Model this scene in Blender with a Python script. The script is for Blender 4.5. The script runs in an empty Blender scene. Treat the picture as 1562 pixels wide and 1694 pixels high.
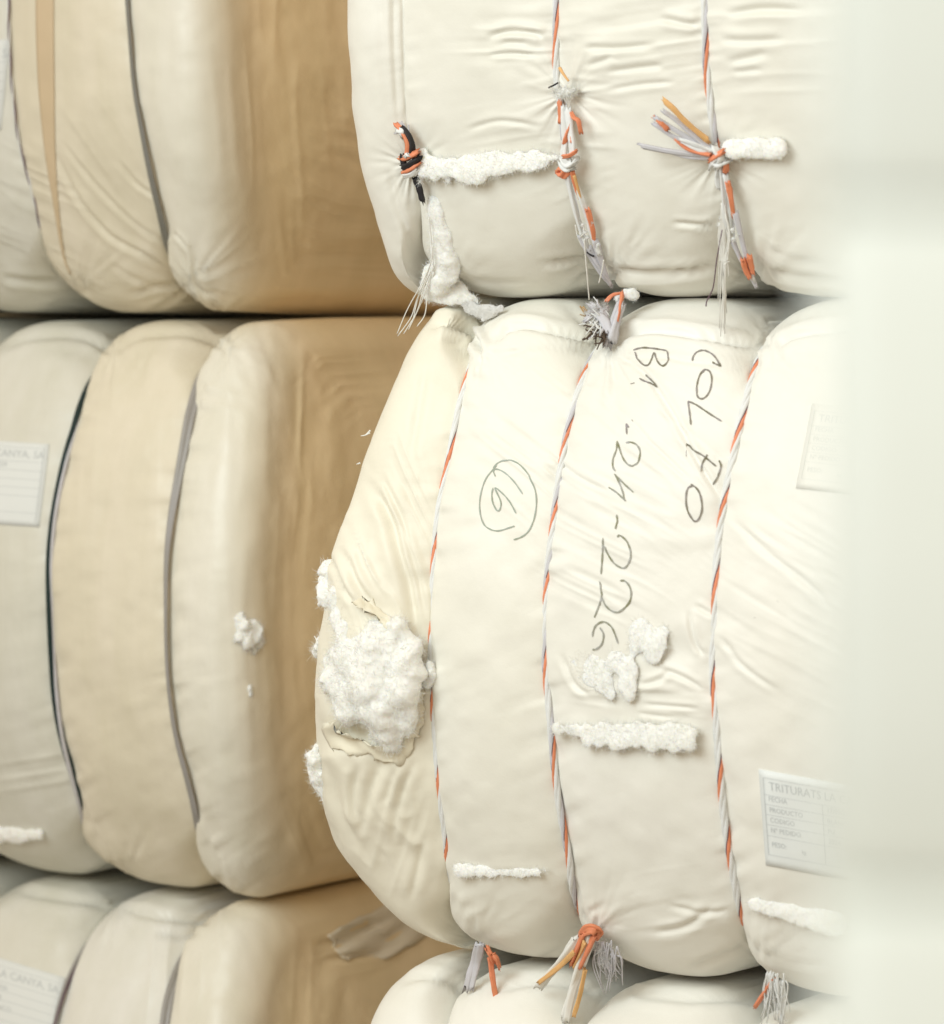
import bpy, math, random
import numpy as np
from mathutils import Vector
from mathutils.bvhtree import BVHTree

# ------------------------------------------------------------------ camera
F, CX, HY = 6000.0, 781.0, 510.0            # focal length and eye level in photo pixels (photo 1562 x 1694)
scn = bpy.context.scene
cd = bpy.data.cameras.new('camera'); cam = bpy.data.objects.new('camera', cd)
scn.collection.objects.link(cam); scn.camera = cam
cam.location = (0, 0, 0); cam.rotation_euler = (math.pi/2, 0, 0)
cd.sensor_fit = 'HORIZONTAL'; cd.sensor_width = 36; cd.lens = F/1562*36
cd.shift_y = -(847-HY)/1562; cd.clip_start = 0.05; cd.clip_end = 200
cd.dof.use_dof = True; cd.dof.focus_distance = 5.46
cd.dof.aperture_fstop = (cd.lens/1000)/0.035

# ------------------------------------------------------------------ light
w = bpy.data.worlds.new('World'); scn.world = w; w.use_nodes = True
bg = w.node_tree.nodes['Background']; bg.inputs[0].default_value = (1.0, 0.79, 0.55, 1); bg.inputs[1].default_value = 0.66
scn.view_settings.view_transform = 'Standard'; scn.view_settings.look = 'None'
scn.view_settings.exposure = 0.13; scn.view_settings.gamma = 1.0

def area(name, loc, target, size, power, col, spread=180):
    l = bpy.data.lights.new(name, 'AREA'); l.shape = 'RECTANGLE'; l.size, l.size_y = size
    l.energy = power; l.color = col; l.spread = math.radians(spread)
    o = bpy.data.objects.new(name, l); scn.collection.objects.link(o); o.location = loc
    o.rotation_euler = (Vector(target)-Vector(loc)).to_track_quat('-Z', 'Y').to_euler()
    return o
area('window_light', (-2.6, 2.6, 1.75), (0.5, 5.2, -0.4), (3.2, 2.4), 41, (0.84, 0.96, 1.0), 90)
area('door_light', (-0.6, -1.6, 1.2), (0.4, 4.5, -0.4), (2.5, 2.0), 19, (0.84, 0.96, 1.0))
area('pillar_fill_light', (-1.1, 0.2, 0.7), (0.3, 1.5, -0.25), (0.8, 0.8), 19, (0.84, 0.98, 1.0))  # fill lamp added near the pillar to brighten it, no real window

# ------------------------------------------------------------------ materials
def material(name, col, rough=0.8, bump=None, var=0.0, vscale=6, sheen=0, sss=0, attr=False, stretch=(1, 1, 1), spec=0.3):
    m = bpy.data.materials.new(name); m.use_nodes = True
    nt = m.node_tree; N, L = nt.nodes, nt.links; b = N['Principled BSDF']
    b.inputs['Base Color'].default_value = (*col, 1); b.inputs['Roughness'].default_value = rough
    b.inputs['Specular IOR Level'].default_value = spec
    if sheen:
        b.inputs['Sheen Weight'].default_value = sheen; b.inputs['Sheen Roughness'].default_value = 0.5
    if sss:
        b.inputs['Subsurface Weight'].default_value = sss; b.inputs['Subsurface Radius'].default_value = (0.02, 0.016, 0.01)
        b.inputs['Subsurface Scale'].default_value = 0.6
    tc = N.new('ShaderNodeTexCoord'); src = None
    if var:
        mp = N.new('ShaderNodeMapping'); mp.inputs['Scale'].default_value = stretch; L.new(tc.outputs['Object'], mp.inputs[0])
        n = N.new('ShaderNodeTexNoise'); n.inputs['Scale'].default_value = vscale; n.inputs['Detail'].default_value = 6
        n.inputs['Roughness'].default_value = 0.6; L.new(mp.outputs[0], n.inputs['Vector'])
        r = N.new('ShaderNodeMapRange'); r.inputs['From Min'].default_value = 0.3; r.inputs['From Max'].default_value = 0.7
        r.inputs['To Min'].default_value = 0; r.inputs['To Max'].default_value = 1; L.new(n.outputs['Fac'], r.inputs['Value'])
        mx = N.new('ShaderNodeMix'); mx.data_type = 'RGBA'
        mx.inputs[6].default_value = (*[c*(1-var) for c in col[:2]], col[2]*(1-1.7*var), 1)
        mx.inputs[7].default_value = (*[min(1, c*(1+var*0.6)) for c in col], 1)
        L.new(r.outputs[0], mx.inputs[0]); src = mx.outputs[2]
    if attr:
        a = N.new('ShaderNodeAttribute'); a.attribute_name = 'tint'
        mu = N.new('ShaderNodeMix'); mu.data_type = 'RGBA'; mu.blend_type = 'MULTIPLY'; mu.inputs[0].default_value = 1
        if src is not None: L.new(src, mu.inputs[6])
        else: mu.inputs[6].default_value = (*col, 1)
        L.new(a.outputs['Color'], mu.inputs[7]); src = mu.outputs[2]
    if src is not None: L.new(src, b.inputs['Base Color'])
    if bump:
        prev = None
        for sc, st, ds in bump:
            n = N.new('ShaderNodeTexNoise'); n.inputs['Scale'].default_value = sc; n.inputs['Detail'].default_value = 5
            L.new(tc.outputs['Object'], n.inputs['Vector'])
            bp = N.new('ShaderNodeBump'); bp.inputs['Strength'].default_value = st; bp.inputs['Distance'].default_value = ds
            L.new(n.outputs['Fac'], bp.inputs['Height'])
            if prev is not None: L.new(prev, bp.inputs['Normal'])
            prev = bp.outputs[0]
        L.new(prev, b.inputs['Normal'])
    return m

CLOTH_BUMP = [(14, 0.25, 0.008), (420, 0.12, 0.0012)]
M = dict(
    cream=material('cream_cloth', (0.82, 0.805, 0.755), 0.5, CLOTH_BUMP, 0.035, 5, sheen=0.1, attr=True, spec=0.4),
    tan=material('tan_cloth', (0.765, 0.735, 0.665), 0.38, CLOTH_BUMP, 0.07, 5, attr=True, stretch=(2.2, 2.2, 0.25), spec=0.45),
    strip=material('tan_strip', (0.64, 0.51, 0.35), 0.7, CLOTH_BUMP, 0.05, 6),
    film=material('pale_film', (0.84, 0.75, 0.61), 0.35, CLOTH_BUMP, 0.05, 8, spec=0.6),
    cotton=material('cotton', (0.89, 0.89, 0.87), 0.95, [(60, 0.25, 0.004), (350, 0.25, 0.0012)], 0.03, 25, sheen=0.2, sss=0.25),
    cotton_grey=material('grey_cotton', (0.66, 0.655, 0.66), 0.95, [(90, 0.6, 0.005), (300, 0.5, 0.002)], 0.08, 20, sheen=0.3),
    white=material('white_strand', (0.76, 0.77, 0.78), 0.5, [(300, 0.3, 0.001)], 0.05, 60),
    lilac=material('lilac_strand', (0.58, 0.57, 0.62), 0.55, [(300, 0.3, 0.001)], 0.08, 60),
    orange=material('orange_strand', (0.77, 0.27, 0.15), 0.5, [(300, 0.3, 0.001)], 0.15, 40),
    amber=material('amber_strand', (0.78, 0.46, 0.20), 0.5, [(300, 0.3, 0.001)], 0.12, 40),
    dark=material('dark_strand', (0.03, 0.028, 0.032), 0.6, [(300, 0.3, 0.001)], 0.1, 40),
    teal=material('dark_green_strand', (0.012, 0.03, 0.03), 0.5, [(300, 0.3, 0.001)], 0.1, 40),
    plum=material('plum_thread', (0.16, 0.10, 0.13), 0.7),
    strap=material('grey_strap', (0.22, 0.215, 0.20), 0.45, [(60, 0.3, 0.002)], 0.08, 12, spec=0.4),
    strap_pale=material('pale_grey_strap', (0.34, 0.325, 0.32), 0.4, [(60, 0.3, 0.002)], 0.08, 12, spec=0.5),
    thread=material('white_thread', (0.80, 0.79, 0.75), 0.8),
    bark=material('dry_stalk', (0.10, 0.07, 0.055), 0.9, None, 0.2, 60),
    straw=material('straw', (0.45, 0.30, 0.15), 0.9),
    ink=material('marker_ink', (0.27, 0.245, 0.265), 0.6, None, 0.5, 70),
    ink_pale=material('worn_marker_ink', (0.36, 0.36, 0.365), 0.6, None, 0.45, 70),
    paleink=material('pale_green_ink', (0.38, 0.43, 0.40), 0.6, None, 0.2, 40),
    paper=material('label_paper', (0.77, 0.80, 0.80), 0.7, [(40, 0.2, 0.002)]),
    print=material('label_print', (0.55, 0.58, 0.59), 0.8),
    faint=material('faint_print', (0.66, 0.665, 0.63), 0.8),
    pillar=material('pillar_paint', (0.755, 0.79, 0.775), 0.6, [(8, 0.3, 0.01), (60, 0.2, 0.003)], 0.05, 4),
    blocker_wall=material('plaster', (0.42, 0.35, 0.27), 0.9, [(9, 0.3, 0.01)], 0.1, 3),
    floor=material('concrete', (0.36, 0.33, 0.29), 0.85, [(6, 0.4, 0.02), (60, 0.3, 0.004)], 0.12, 3),
)

# ------------------------------------------------------------------ helpers
def link(o, parent=None):
    scn.collection.objects.link(o)
    if parent is not None: o.parent = parent
    return o
def mesh_obj(name, verts, faces, m, parent=None, smooth=True, label=None):
    me = bpy.data.meshes.new(name); me.from_pydata([tuple(map(float, v)) for v in verts], [], [tuple(map(int, q)) for q in faces])
    me.materials.append(M[m] if isinstance(m, str) else m)
    if smooth: me.polygons.foreach_set('use_smooth', [True]*len(me.polygons))
    me.update(); o = link(bpy.data.objects.new(name, me), parent)
    if label: o['label'] = label
    return o
def thing(name, label, cat, loc, group=None):
    o = link(bpy.data.objects.new(name, None)); o.location = loc; o.empty_display_size = 0.1
    o['label'] = label; o['category'] = cat
    if group: o['group'] = group
    return o

def _hash(i, j, k, seed):
    h = (i*374761393 + j*668265263 + k*2147483647 + seed*1274126177) & 0xFFFFFFFF
    h = ((h ^ (h >> 13))*1274126177) & 0xFFFFFFFF
    return ((h ^ (h >> 16)) & 0xFFFF)/32767.5 - 1
def noise(p, seed=0):
    p = np.asarray(p, float); i = np.floor(p).astype(np.int64); f = p-i; f = f*f*f*(f*(f*6-15)+10)
    r = 0
    for a in (0, 1):
        for b in (0, 1):
            for c in (0, 1):
                wgt = (f[..., 0] if a else 1-f[..., 0])*(f[..., 1] if b else 1-f[..., 1])*(f[..., 2] if c else 1-f[..., 2])
                r = r + wgt*_hash(i[..., 0]+a, i[..., 1]+b, i[..., 2]+c, seed)
    return r
def fbm(p, seed=0, oct=3):
    p = np.asarray(p, float); r = 0; a = 1
    for k in range(oct): r = r + a*noise(p*2**k + 7.3*k, seed+k); a *= 0.5
    return r

class MB:                                     # gathers tubes and ribbons into one mesh
    def __init__(s): s.v = []; s.f = []
    def tube(s, pts, r0, r1=None, sides=6, flat=1.0):
        pts = [np.array(p, float) for p in pts]; n = len(pts)
        if n < 2: return
        r1 = r0 if r1 is None else r1; base = len(s.v); up = None
        for i, p in enumerate(pts):
            t = pts[min(i+1, n-1)]-pts[max(i-1, 0)]; t = t/(np.linalg.norm(t)+1e-12)
            if up is None:
                a = np.array([0, -1, 0.1]); up = a
            x = np.cross(t, up); x = x/(np.linalg.norm(x)+1e-12); y = np.cross(x, t); up = y
            r = r0+(r1-r0)*i/(n-1)
            for k in range(sides):
                an = 2*math.pi*k/sides
                s.v.append(p+x*math.cos(an)*r+y*math.sin(an)*r*flat)
        for i in range(n-1):
            for k in range(sides):
                a = base+i*sides+k; b = base+i*sides+(k+1) % sides
                s.f.append((a, b, b+sides, a+sides))
        s.f.append(tuple(range(base, base+sides))[::-1]); s.f.append(tuple(range(base+(n-1)*sides, base+n*sides)))
    def build(s, name, m, parent, label=None): return mesh_obj(name, s.v, s.f, m, parent, True, label)

def smooth_path(pts, n=24):                    # Catmull-Rom through the points
    P = np.array(pts, float); P = np.vstack([2*P[0]-P[1], P, 2*P[-1]-P[-2]]); out = []
    segs = len(P)-3
    for i in range(n+1):
        x = min(i/n*segs, segs-1e-6); k = int(x); t = x-k; a, b, c, d = P[k:k+4]
        out.append(0.5*((2*b)+(c-a)*t+(2*a-5*b+4*c-d)*t*t+(3*b-a-3*c+d)*t**3))
    return np.array(out)

# ------------------------------------------------------------------ bales
TH = math.radians(35); C_, S_ = math.cos(TH), math.sin(TH)
E = np.array([C_, -S_, 0]); NRM = np.array([-S_, -C_, 0])

def project(p):
    return CX+p[..., 0]/p[..., 1]*F, HY-p[..., 2]/p[..., 1]*F

class Bale:
    def __init__(s, P, z0, z1, depth, bulge, seams, face_groove=0.019, corner_groove=0.064, r=0.075, power=2.3, crown=0.007):
        s.crown = crown
        s.P = np.array([P[0], P[1], 0.]); s.z0, s.z1 = z0, z1; s.zc = (z0+z1)/2; s.h = (z1-z0)/2
        s.depth, s.bulge, s.power, s.r = depth, bulge, power, r
        s.fg, s.cg = face_groove, corner_groove
        s.useam = [s.fit(q) for q in seams]
    def wz(s, z):
        return s.bulge*(1-np.clip(np.abs(z-s.zc)/s.h, 0, 1)**s.power)
    def solve(s, px, py, wo=0.0):
        tx = (px-CX)/F; wv = 0.05; z = 0
        for _ in range(6):
            u = (tx*(s.P[1]-wv*C_)-s.P[0]+wv*S_)/(C_+tx*S_)
            d = s.P[1]-u*S_-wv*C_; z = (HY-py)/F*d; wv = float(s.wz(z))+wo
        return u, z
    def seam_inset(s):
        _, Sp = s.loops(120); m = np.r_[np.arange(len(Sp)-18, len(Sp)), np.arange(0, 120+18)]; q = Sp[m]; o = np.argsort(q[:, 1])
        return q[o, 1]+s.zc, q[o, 0]
    def fit(s, q):
        end = isinstance(q, tuple); pts, wo = q if end else (q, 0.0)
        uz = sorted([s.solve(px, py, wo)[::-1] for px, py in pts])
        if not end:                              # a rope lies in its groove, behind the swell of the lobes
            zs, ws = s.seam_inset()
            def both(px, py):
                u, z = s.solve(px, py, 0)
                for _ in range(4):
                    wv = np.interp(z, zs, ws); u, z = s.solve(px, py, max(-.10, wv-float(s.wz(z))))
                return z, u
            uz = sorted(both(px, py) for px, py in pts)
        Z = np.array([a for a, b in uz]); U = np.array([b for a, b in uz])
        zz = np.linspace(s.z0, s.z1, 160); uu = np.interp(zz, Z, U)
        k = np.ones(9)/9; uu = np.convolve(np.pad(uu, 4, 'edge'), k, 'valid')
        return zz, uu
    def u_at(s, k, z): return np.interp(z, *s.useam[k])
    def loops(s, nf, nc=18, nt=12, nb=8):       # lobe profile and seam profile of the cross-section (w, z)
        def prof(dh, dw, r):
            h = s.h-dh; D = s.depth; wf, wb = -dw, -D+dw; pts = []
            for i in range(nf): pts.append((wf, (h-r)*(1-2*i/nf)))                              # front, downwards
            for i in range(nc): a = math.pi/2*i/nc; pts.append((wf-r+r*math.cos(a), -h+r-r*math.sin(a)))
            for i in range(nt): pts.append((wf-r+(wb-wf+2*r)*i/nt, -h))
            for i in range(nc): a = math.pi/2*i/nc; pts.append((wb+r-r*math.sin(a), -h+r-r*math.cos(a)))
            for i in range(nb): pts.append((wb, (-h+r)+2*(h-r)*i/nb))
            for i in range(nc): a = math.pi/2*i/nc; pts.append((wb+r-r*math.cos(a), h-r+r*math.sin(a)))
            for i in range(nt): pts.append((wb+r+(wf-wb-2*r)*i/nt, h))
            for i in range(nc): a = math.pi/2*i/nc; pts.append((wf-r+r*math.sin(a), h-r+r*math.cos(a)))
            p = np.array(pts)
            fr = np.clip((p[:, 0]+D)/D, 0, 1); fr = fr*fr*(3-2*fr)
            bb = s.bulge*(1-np.clip(np.abs(p[:, 1])/s.h, 0, 1)**s.power)
            p[:, 1] *= 1-s.crown*fr**2; p[:, 0] += bb*(fr - 0.5*(1-fr)); return p
        return prof(0, 0, s.r), prof(s.cg, s.fg, s.r+0.035)
    def build(s, name, cols, left, right, dens, m, parent, disp=None, tint=None):
        """cols: columns per lobe between successive seams; left/right: end rounding radius; the first and last seam are the ends"""
        Lp, Sp = s.loops(dens); n = len(Lp); wc = -s.depth/2
        rows = []; lob = []; ns = len(s.useam)
        def section(m_): return Sp+(Lp-Sp)*m_
        def add(u_func, sec, lo):
            z = s.zc+sec[:, 1]; u = u_func(z); rows.append(np.stack([u, sec[:, 0], sec[:, 1]], 1)); lob.append(lo)
        def lobe(t): return (1-abs(2*t-1)**2.5)**0.62
        def inset(sec, d):
            q = sec.copy(); q[:, 0] = wc+(q[:, 0]-wc)*max(0.0, 1-d/(s.depth/2+s.bulge*.25)); q[:, 1] *= max(0.02, 1-d/s.h); return q
        def cap(k, sgn, r, capn, lo, bul=0.05):
            out = []
            for i in range(1, capn+1):
                x = (i/capn)**1.15; d = r+(s.depth/2+0.03-r)*x
                sec = inset(section(1), d)
                bz = np.clip(1-(sec[:, 1]/(s.h-r))**2, 0, 1); bw = np.clip(1-((sec[:, 0]-wc)/(s.depth/2+s.bulge*.6-r))**2, 0, 1)
                out.append((lambda z, q=bul*bz*bw*min(1, x*6)*1.2: s.u_at(k, z)+sgn*q, sec, lo))
            return out
        def endlobe(k_end, k_seam, sgn, r, ncol, lo):
            out = []
            for i in range(1, ncol+1):           # from the seam to the start of the rounding
                t = (i/ncol)**1.25
                mm = lobe(min(0.5, 0.5*t*1.15))
                f = lambda z, t=t: s.u_at(k_seam, z)+(s.u_at(k_end, z)-sgn*r-s.u_at(k_seam, z))*t
                out.append((f, section(mm), lo))
            for i in range(1, 19):
                a = math.pi/2*i/18
                f = lambda z, a=a: s.u_at(k_end, z)-sgn*r*(1-math.sin(a))
                out.append((f, inset(section(1), r*(1-math.cos(a))), lo if i < 11 or sgn < 0 else lo+1))
            return out
        if True:
            seq = endlobe(0, 1, -1, left, cols[0], 0)+cap(0, -1, left, 40, 0)
            for f, sec, lo in reversed(seq): add(f, sec, lo)
        for k in range(1, ns-2):
            nc_ = cols[k]
            for i in range(nc_):
                t = 0.5-0.5*math.cos(math.pi*i/nc_); t = 0.6*t+0.4*i/nc_
                f = lambda z, t=t, k=k: s.u_at(k, z)*(1-t)+s.u_at(k+1, z)*t
                add(f, section(lobe(t)), k)
        add(lambda z: s.u_at(ns-2, z), section(0), ns-2)
        seq = endlobe(ns-1, ns-2, 1, right, cols[-1], ns-2)+cap(ns-1, 1, right, 120, ns-1)
        for f, sec, lo in seq: add(f, sec, lo)
        G = np.array(rows)                                    # columns x loop x (u, w, z)
        W = s.P+G[..., 0:1]*E+G[..., 1:2]*NRM; W[..., 2] = s.zc+G[..., 2]
        def normals(W):
            du = np.gradient(W, axis=0); dv = np.roll(W, -1, 1)-np.roll(W, 1, 1)
            N = np.cross(dv, du); ln = np.linalg.norm(N, axis=2, keepdims=True); N = N/(ln+1e-12)
            return N
        N = normals(W); ctr = s.P+((s.u_at(1, s.zc)+s.u_at(ns-2, s.zc))/2)*E-NRM*s.depth/2+np.array([0, 0, s.zc])
        mid = (len(W)//2, dens//2)
        if np.dot(N[mid], NRM) < 0: N = -N
        # broad unevenness, then the creases and folds this bale shows
        H = 0.0045*fbm(W*4.5+s.P*3, 11, 3)+0.0012*fbm(W*22, 5, 2)
        H = H*np.clip((s.h-np.abs(W[..., 2]-s.zc))*18+0.35, 0.35, 1)
        if disp: H = H+disp(*project(W), W, N)
        W = W+N*H[..., None]
        nc_, nl = W.shape[:2]; V = W.reshape(-1, 3)
        i = np.arange(nc_-1)[:, None]*nl; j = np.arange(nl)[None]; j2 = (j+1) % nl
        Fc = np.stack([i+j, i+j2, i+nl+j2, i+nl+j], -1).reshape(-1, 4)
        if np.dot(np.cross(V[Fc[nl*(nc_//2)+dens//2][1]]-V[Fc[nl*(nc_//2)+dens//2][0]], V[Fc[nl*(nc_//2)+dens//2][3]]-V[Fc[nl*(nc_//2)+dens//2][0]]), NRM) < 0:
            Fc = Fc[:, ::-1]
        s.bvh = BVHTree.FromPolygons([tuple(v) for v in V], Fc.tolist())
        me = bpy.data.meshes.new(name); loc = np.array(parent.location)
        me.vertices.add(len(V)); me.vertices.foreach_set('co', (V-loc).ravel())
        me.loops.add(Fc.size); me.loops.foreach_set('vertex_index', Fc.ravel())
        me.polygons.add(len(Fc)); me.polygons.foreach_set('loop_start', np.arange(0, Fc.size, 4))
        me.polygons.foreach_set('loop_total', np.full(len(Fc), 4)); me.polygons.foreach_set('use_smooth', np.ones(len(Fc), bool))
        ca = me.color_attributes.new('tint', 'FLOAT_COLOR', 'POINT')
        col = np.ones((nc_, nl, 4))
        if tint: col[..., :3] = tint(np.array(lob), *project(W), W)
        ca.data.foreach_set('color', col.ravel())
        me.materials.append(M[m]); me.update(); me.validate()
        s.o = link(bpy.data.objects.new(name, me), parent); s.root = parent; s.name = name
        return s.o
    def hit(s, px, py, off=0.0):                 # the spot of the wrapping that the photo shows at a pixel
        d = Vector(((px-CX)/F, 1, (HY-py)/F)).normalized()
        h, nrm, _, _ = s.bvh.ray_cast(Vector((0, 0, 0)), d)
        if h is None:
            h0, nrm, _, _ = s.bvh.find_nearest(d*(s.P[1]+0.0))
            k = h0.y/d.y; h = d*k; nrm = -d
        if nrm.dot(d) > 0: nrm = -nrm
        return np.array(h)+np.array(nrm)*off
    def seam_path(s, k, off, n=None):
        _, Sp = s.loops(260, 14, 12, 8); z = s.zc+Sp[:, 1]; u = s.u_at(k, z)
        W = s.P+u[:, None]*E+Sp[:, 0:1]*NRM; W[:, 2] = z
        c = np.array([-s.depth/2, 0]); t = np.roll(Sp, -1, 0)-np.roll(Sp, 1, 0); nr = np.stack([-t[:, 1], t[:, 0]], 1)
        nr /= np.linalg.norm(nr, axis=1, keepdims=True)
        if nr[100, 0] < 0: nr = -nr
        W = W+off*(nr[:, 0:1]*NRM+np.stack([0*nr[:, 1], 0*nr[:, 1], nr[:, 1]], 1))
        N3 = nr[:, 0:1]*NRM+np.stack([0*nr[:, 1], 0*nr[:, 1], nr[:, 1]], 1)
        j = 260+2*14+12+4; W, N3 = np.roll(W, -j, 0), np.roll(N3, -j, 0)
        return np.vstack([W, W[:1]]), np.vstack([N3, N3[:1]])

def local(o, pts): return [np.array(p)-np.array(o.location) for p in pts]

# ---- crease vocabulary, in the photo's pixels over the face of a bale
def seg_dist(px, py, pts):
    best = np.full(px.shape, 1e9); along = np.zeros(px.shape); tot = len(pts)-1
    for i, ((x0, y0), (x1, y1)) in enumerate(zip(pts[:-1], pts[1:])):
        dx, dy = x1-x0, y1-y0; t = np.clip(((px-x0)*dx+(py-y0)*dy)/(dx*dx+dy*dy+1e-9), 0, 1)
        d = np.hypot(px-x0-t*dx, py-y0-t*dy); m = d < best; best = np.where(m, d, best); along = np.where(m, (i+t)/tot, along)
    return best, along
def crease(px, py, pts, wid, amp, taper=True):
    amp = amp*0.8
    d, a = seg_dist(px, py, smooth_path(pts, 16)[:, :2].tolist() if len(pts) > 2 else pts)
    k = np.clip(np.minimum(a, 1-a)*5, 0, 1) if taper else 1
    return -amp*k*(np.exp(-(d/wid)**2)-0.55*np.exp(-((d-2.0*wid)/(1.4*wid))**2))
def streaks(px, py, cx, cy, rx, ry, ang, wl, amp, seed, ln=9.0):
    a = math.radians(ang); x = (px-cx)*math.cos(a)+(py-cy)*math.sin(a); y = -(px-cx)*math.sin(a)+(py-cy)*math.cos(a)
    m = np.exp(-(((px-cx)/rx)**2+((py-cy)/ry)**2)**1.5)
    q = np.stack([x/(wl*ln), y/wl+0.4*np.sin(x/(wl*ln)*2), 0*x+seed*3.1], -1)
    n_ = noise(q, seed); r = 1-np.abs(n_)*2.2
    return amp*m*np.clip(r, -0.3, 1)*(0.5+0.5*noise(q*0.37+9, seed+1))
def gathers(px, py, pts, amp, seed, reach=34):
    d, a = seg_dist(px, py, smooth_path(pts, 24)[:, :2].tolist()); sd = np.sign(px-np.interp(py, [p[1] for p in pts], [p[0] for p in pts]))
    v = noise(np.stack([a*52+d*.010*sd, d/70+3*sd, 0*d+seed], -1), seed)
    return amp*v*np.exp(-d/reach)*np.clip(d/5, 0, 1)
def pucker(px, py, cx, cy, R, amp, freq, seed, a0=None, a1=None):
    r = np.hypot(px-cx, py-cy); an = np.arctan2(py-cy, px-cx)
    q = np.stack([np.cos(an)*freq, np.sin(an)*freq, r/R*0.7+seed], -1)
    v = noise(q, seed)
    mk = np.exp(-(r/R)**2)*np.clip(r/(R*0.12), 0, 1)
    if a0 is not None:
        mid, half = math.radians((a0+a1)/2), math.radians((a1-a0)/2); dd = np.abs((an-mid+math.pi) % (2*math.pi)-math.pi)
        mk = mk*np.clip((half-dd)/0.3, 0, 1)
    return amp*mk*v*0.6

# ------------------------------------------------------------------ the setting
def box_grid(x0, x1, y0, y1, z):
    return [(x0, y0, z), (x1, y0, z), (x1, y1, z), (x0, y1, z)], [(0, 1, 2, 3)]
v, f = box_grid(-12, 12, -6, 14, -1.985)
fl = mesh_obj('floor', v, f, 'floor', None, False); fl['kind'] = 'structure'
def along(u, w_): return (-0.44+u*C_-w_*S_, 6.38-u*S_-w_*C_)
(xa, ya), (xb, yb) = along(-3.5, -1.22), along(4.5, -1.22)
wl = mesh_obj('blocker_wall', [(xa, ya, -1.98), (xb, yb, -1.98), (xb, yb, 1.9), (xa, ya, 1.9)], [(0, 1, 2, 3)], 'blocker_wall', None, False); wl['kind'] = 'structure'  # unseen, added behind the bales to keep ambient light out of the gaps

def shape(b):                                   # bale methods for placing small things
    def face(px, py, off=0.0):
        u, z = b.solve(px, py, off); wv = float(b.wz(z))+off
        p = b.P+u*E+wv*NRM; p[2] = z; return p
    b.face = face
    return b

RSEAM = dict(
 m_end=[(715, 505), (698, 524), (675, 577), (651, 618), (633, 659), (620, 704), (608, 740), (594, 790), (580, 840), (566, 890), (556, 940), (549, 1000), (541, 1060), (535, 1120), (533, 1180), (534, 1240), (538, 1300), (545, 1350), (558, 1400), (594, 1446), (619, 1480), (645, 1514), (673, 1539), (718, 1562)],
 m1=[(797, 560), (793, 580), (775, 630), (759, 677), (747, 736), (737, 789), (726, 839), (719, 913), (716, 999), (713, 1089), (716, 1151), (721, 1219), (726, 1294), (740, 1396), (754, 1469), (768, 1520), (785, 1551), (795, 1575)],
 m2=[(1007, 560), (980, 600), (961, 651), (948, 683), (935, 747), (926, 802), (916, 888), (910, 927), (905, 1026), (905, 1110), (912, 1176), (920, 1268), (932, 1357), (947, 1426), (963, 1500), (977, 1530), (1005, 1580)],
 m3=[(1276, 560), (1265, 587), (1249, 632), (1233, 683), (1223, 728), (1210, 786), (1198, 850), (1190, 920), (1185, 1046), (1181, 1110), (1188, 1176), (1194, 1270), (1203, 1367), (1213, 1426), (1226, 1486), (1243, 1536), (1256, 1580), (1264, 1595)],
 t_end=[(580, -150), (580, 0), (583, 99), (587, 198), (600, 264), (619, 337), (646, 397), (666, 436), (686, 476), (702, 496)],
 t1=[(667, -150), (667, 0), (669, 99), (672, 185), (679, 264), (695, 324), (705, 364), (714, 410), (722, 445), (738, 485)],
 t2=[(922, -150), (922, 0), (922, 66), (921, 126), (931, 180), (939, 264), (952, 317), (975, 375), (990, 420), (1003, 455), (1012, 476)],
 t3=[(1168, -150), (1168, 0), (1170, 58), (1170, 108), (1176, 154), (1183, 216), (1191, 254), (1207, 308), (1218, 366), (1234, 424), (1253, 474)])
def shift(pts, dx): return [(x+dx, y) for x, y in pts]

LSEAM = dict(
 m0=[(5, 570), (-30, 640), (-70, 740), (-105, 860), (-115, 950), (-112, 1060), (-95, 1180), (-65, 1300), (-20, 1380), (9, 1423), (16, 1440)],
 m1=[(190, 570), (158, 633), (136, 683), (118, 737), (104, 798), (93, 858), (86, 930), (86, 1002), (91, 1099), (97, 1161), (107, 1218), (124, 1279), (143, 1333), (168, 1383), (195, 1433), (208, 1462)],
 m2=[(377, 560), (348, 618), (330, 665), (316, 719), (303, 787), (292, 844), (283, 912), (281, 1002), (283, 1099), (287, 1147), (298, 1218), (315, 1279), (333, 1344), (351, 1398), (373, 1444), (391, 1487)],
 m_end=[(432, 545), (425, 600), (414, 680), (404, 780), (394, 900), (390, 1000), (392, 1100), (397, 1200), (407, 1300), (418, 1400), (428, 1490)],
 t0=[(-110, -200), (-110, 0), (-105, 150), (-95, 280), (-75, 400), (-55, 490)],
 t1=[(17, -150), (17, 0), (21, 127), (27, 184), (36, 246), (54, 307), (69, 365), (92, 423), (115, 461), (130, 490)],
 t2=[(217, -150), (217, 0), (223, 77), (230, 154), (242, 215), (257, 292), (277, 365), (296, 426), (311, 461), (330, 518)],
 t_end=[(335, -150), (335, 0), (340, 100), (346, 200), (356, 300), (364, 400), (372, 460), (378, 530)],
 b0=[(16, 1445), (-20, 1510), (-60, 1590), (-95, 1690), (-115, 1850)],
 b1=[(205, 1475), (186, 1512), (158, 1555), (133, 1591), (115, 1631), (97, 1688), (85, 1760), (80, 1860)],
 b2=[(378, 1470), (358, 1495), (341, 1530), (323, 1570), (301, 1613), (280, 1688), (270, 1760), (265, 1860)],
 b_end=[(430, 1480), (418, 1540), (402, 1600), (390, 1690), (380, 1860)])

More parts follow.
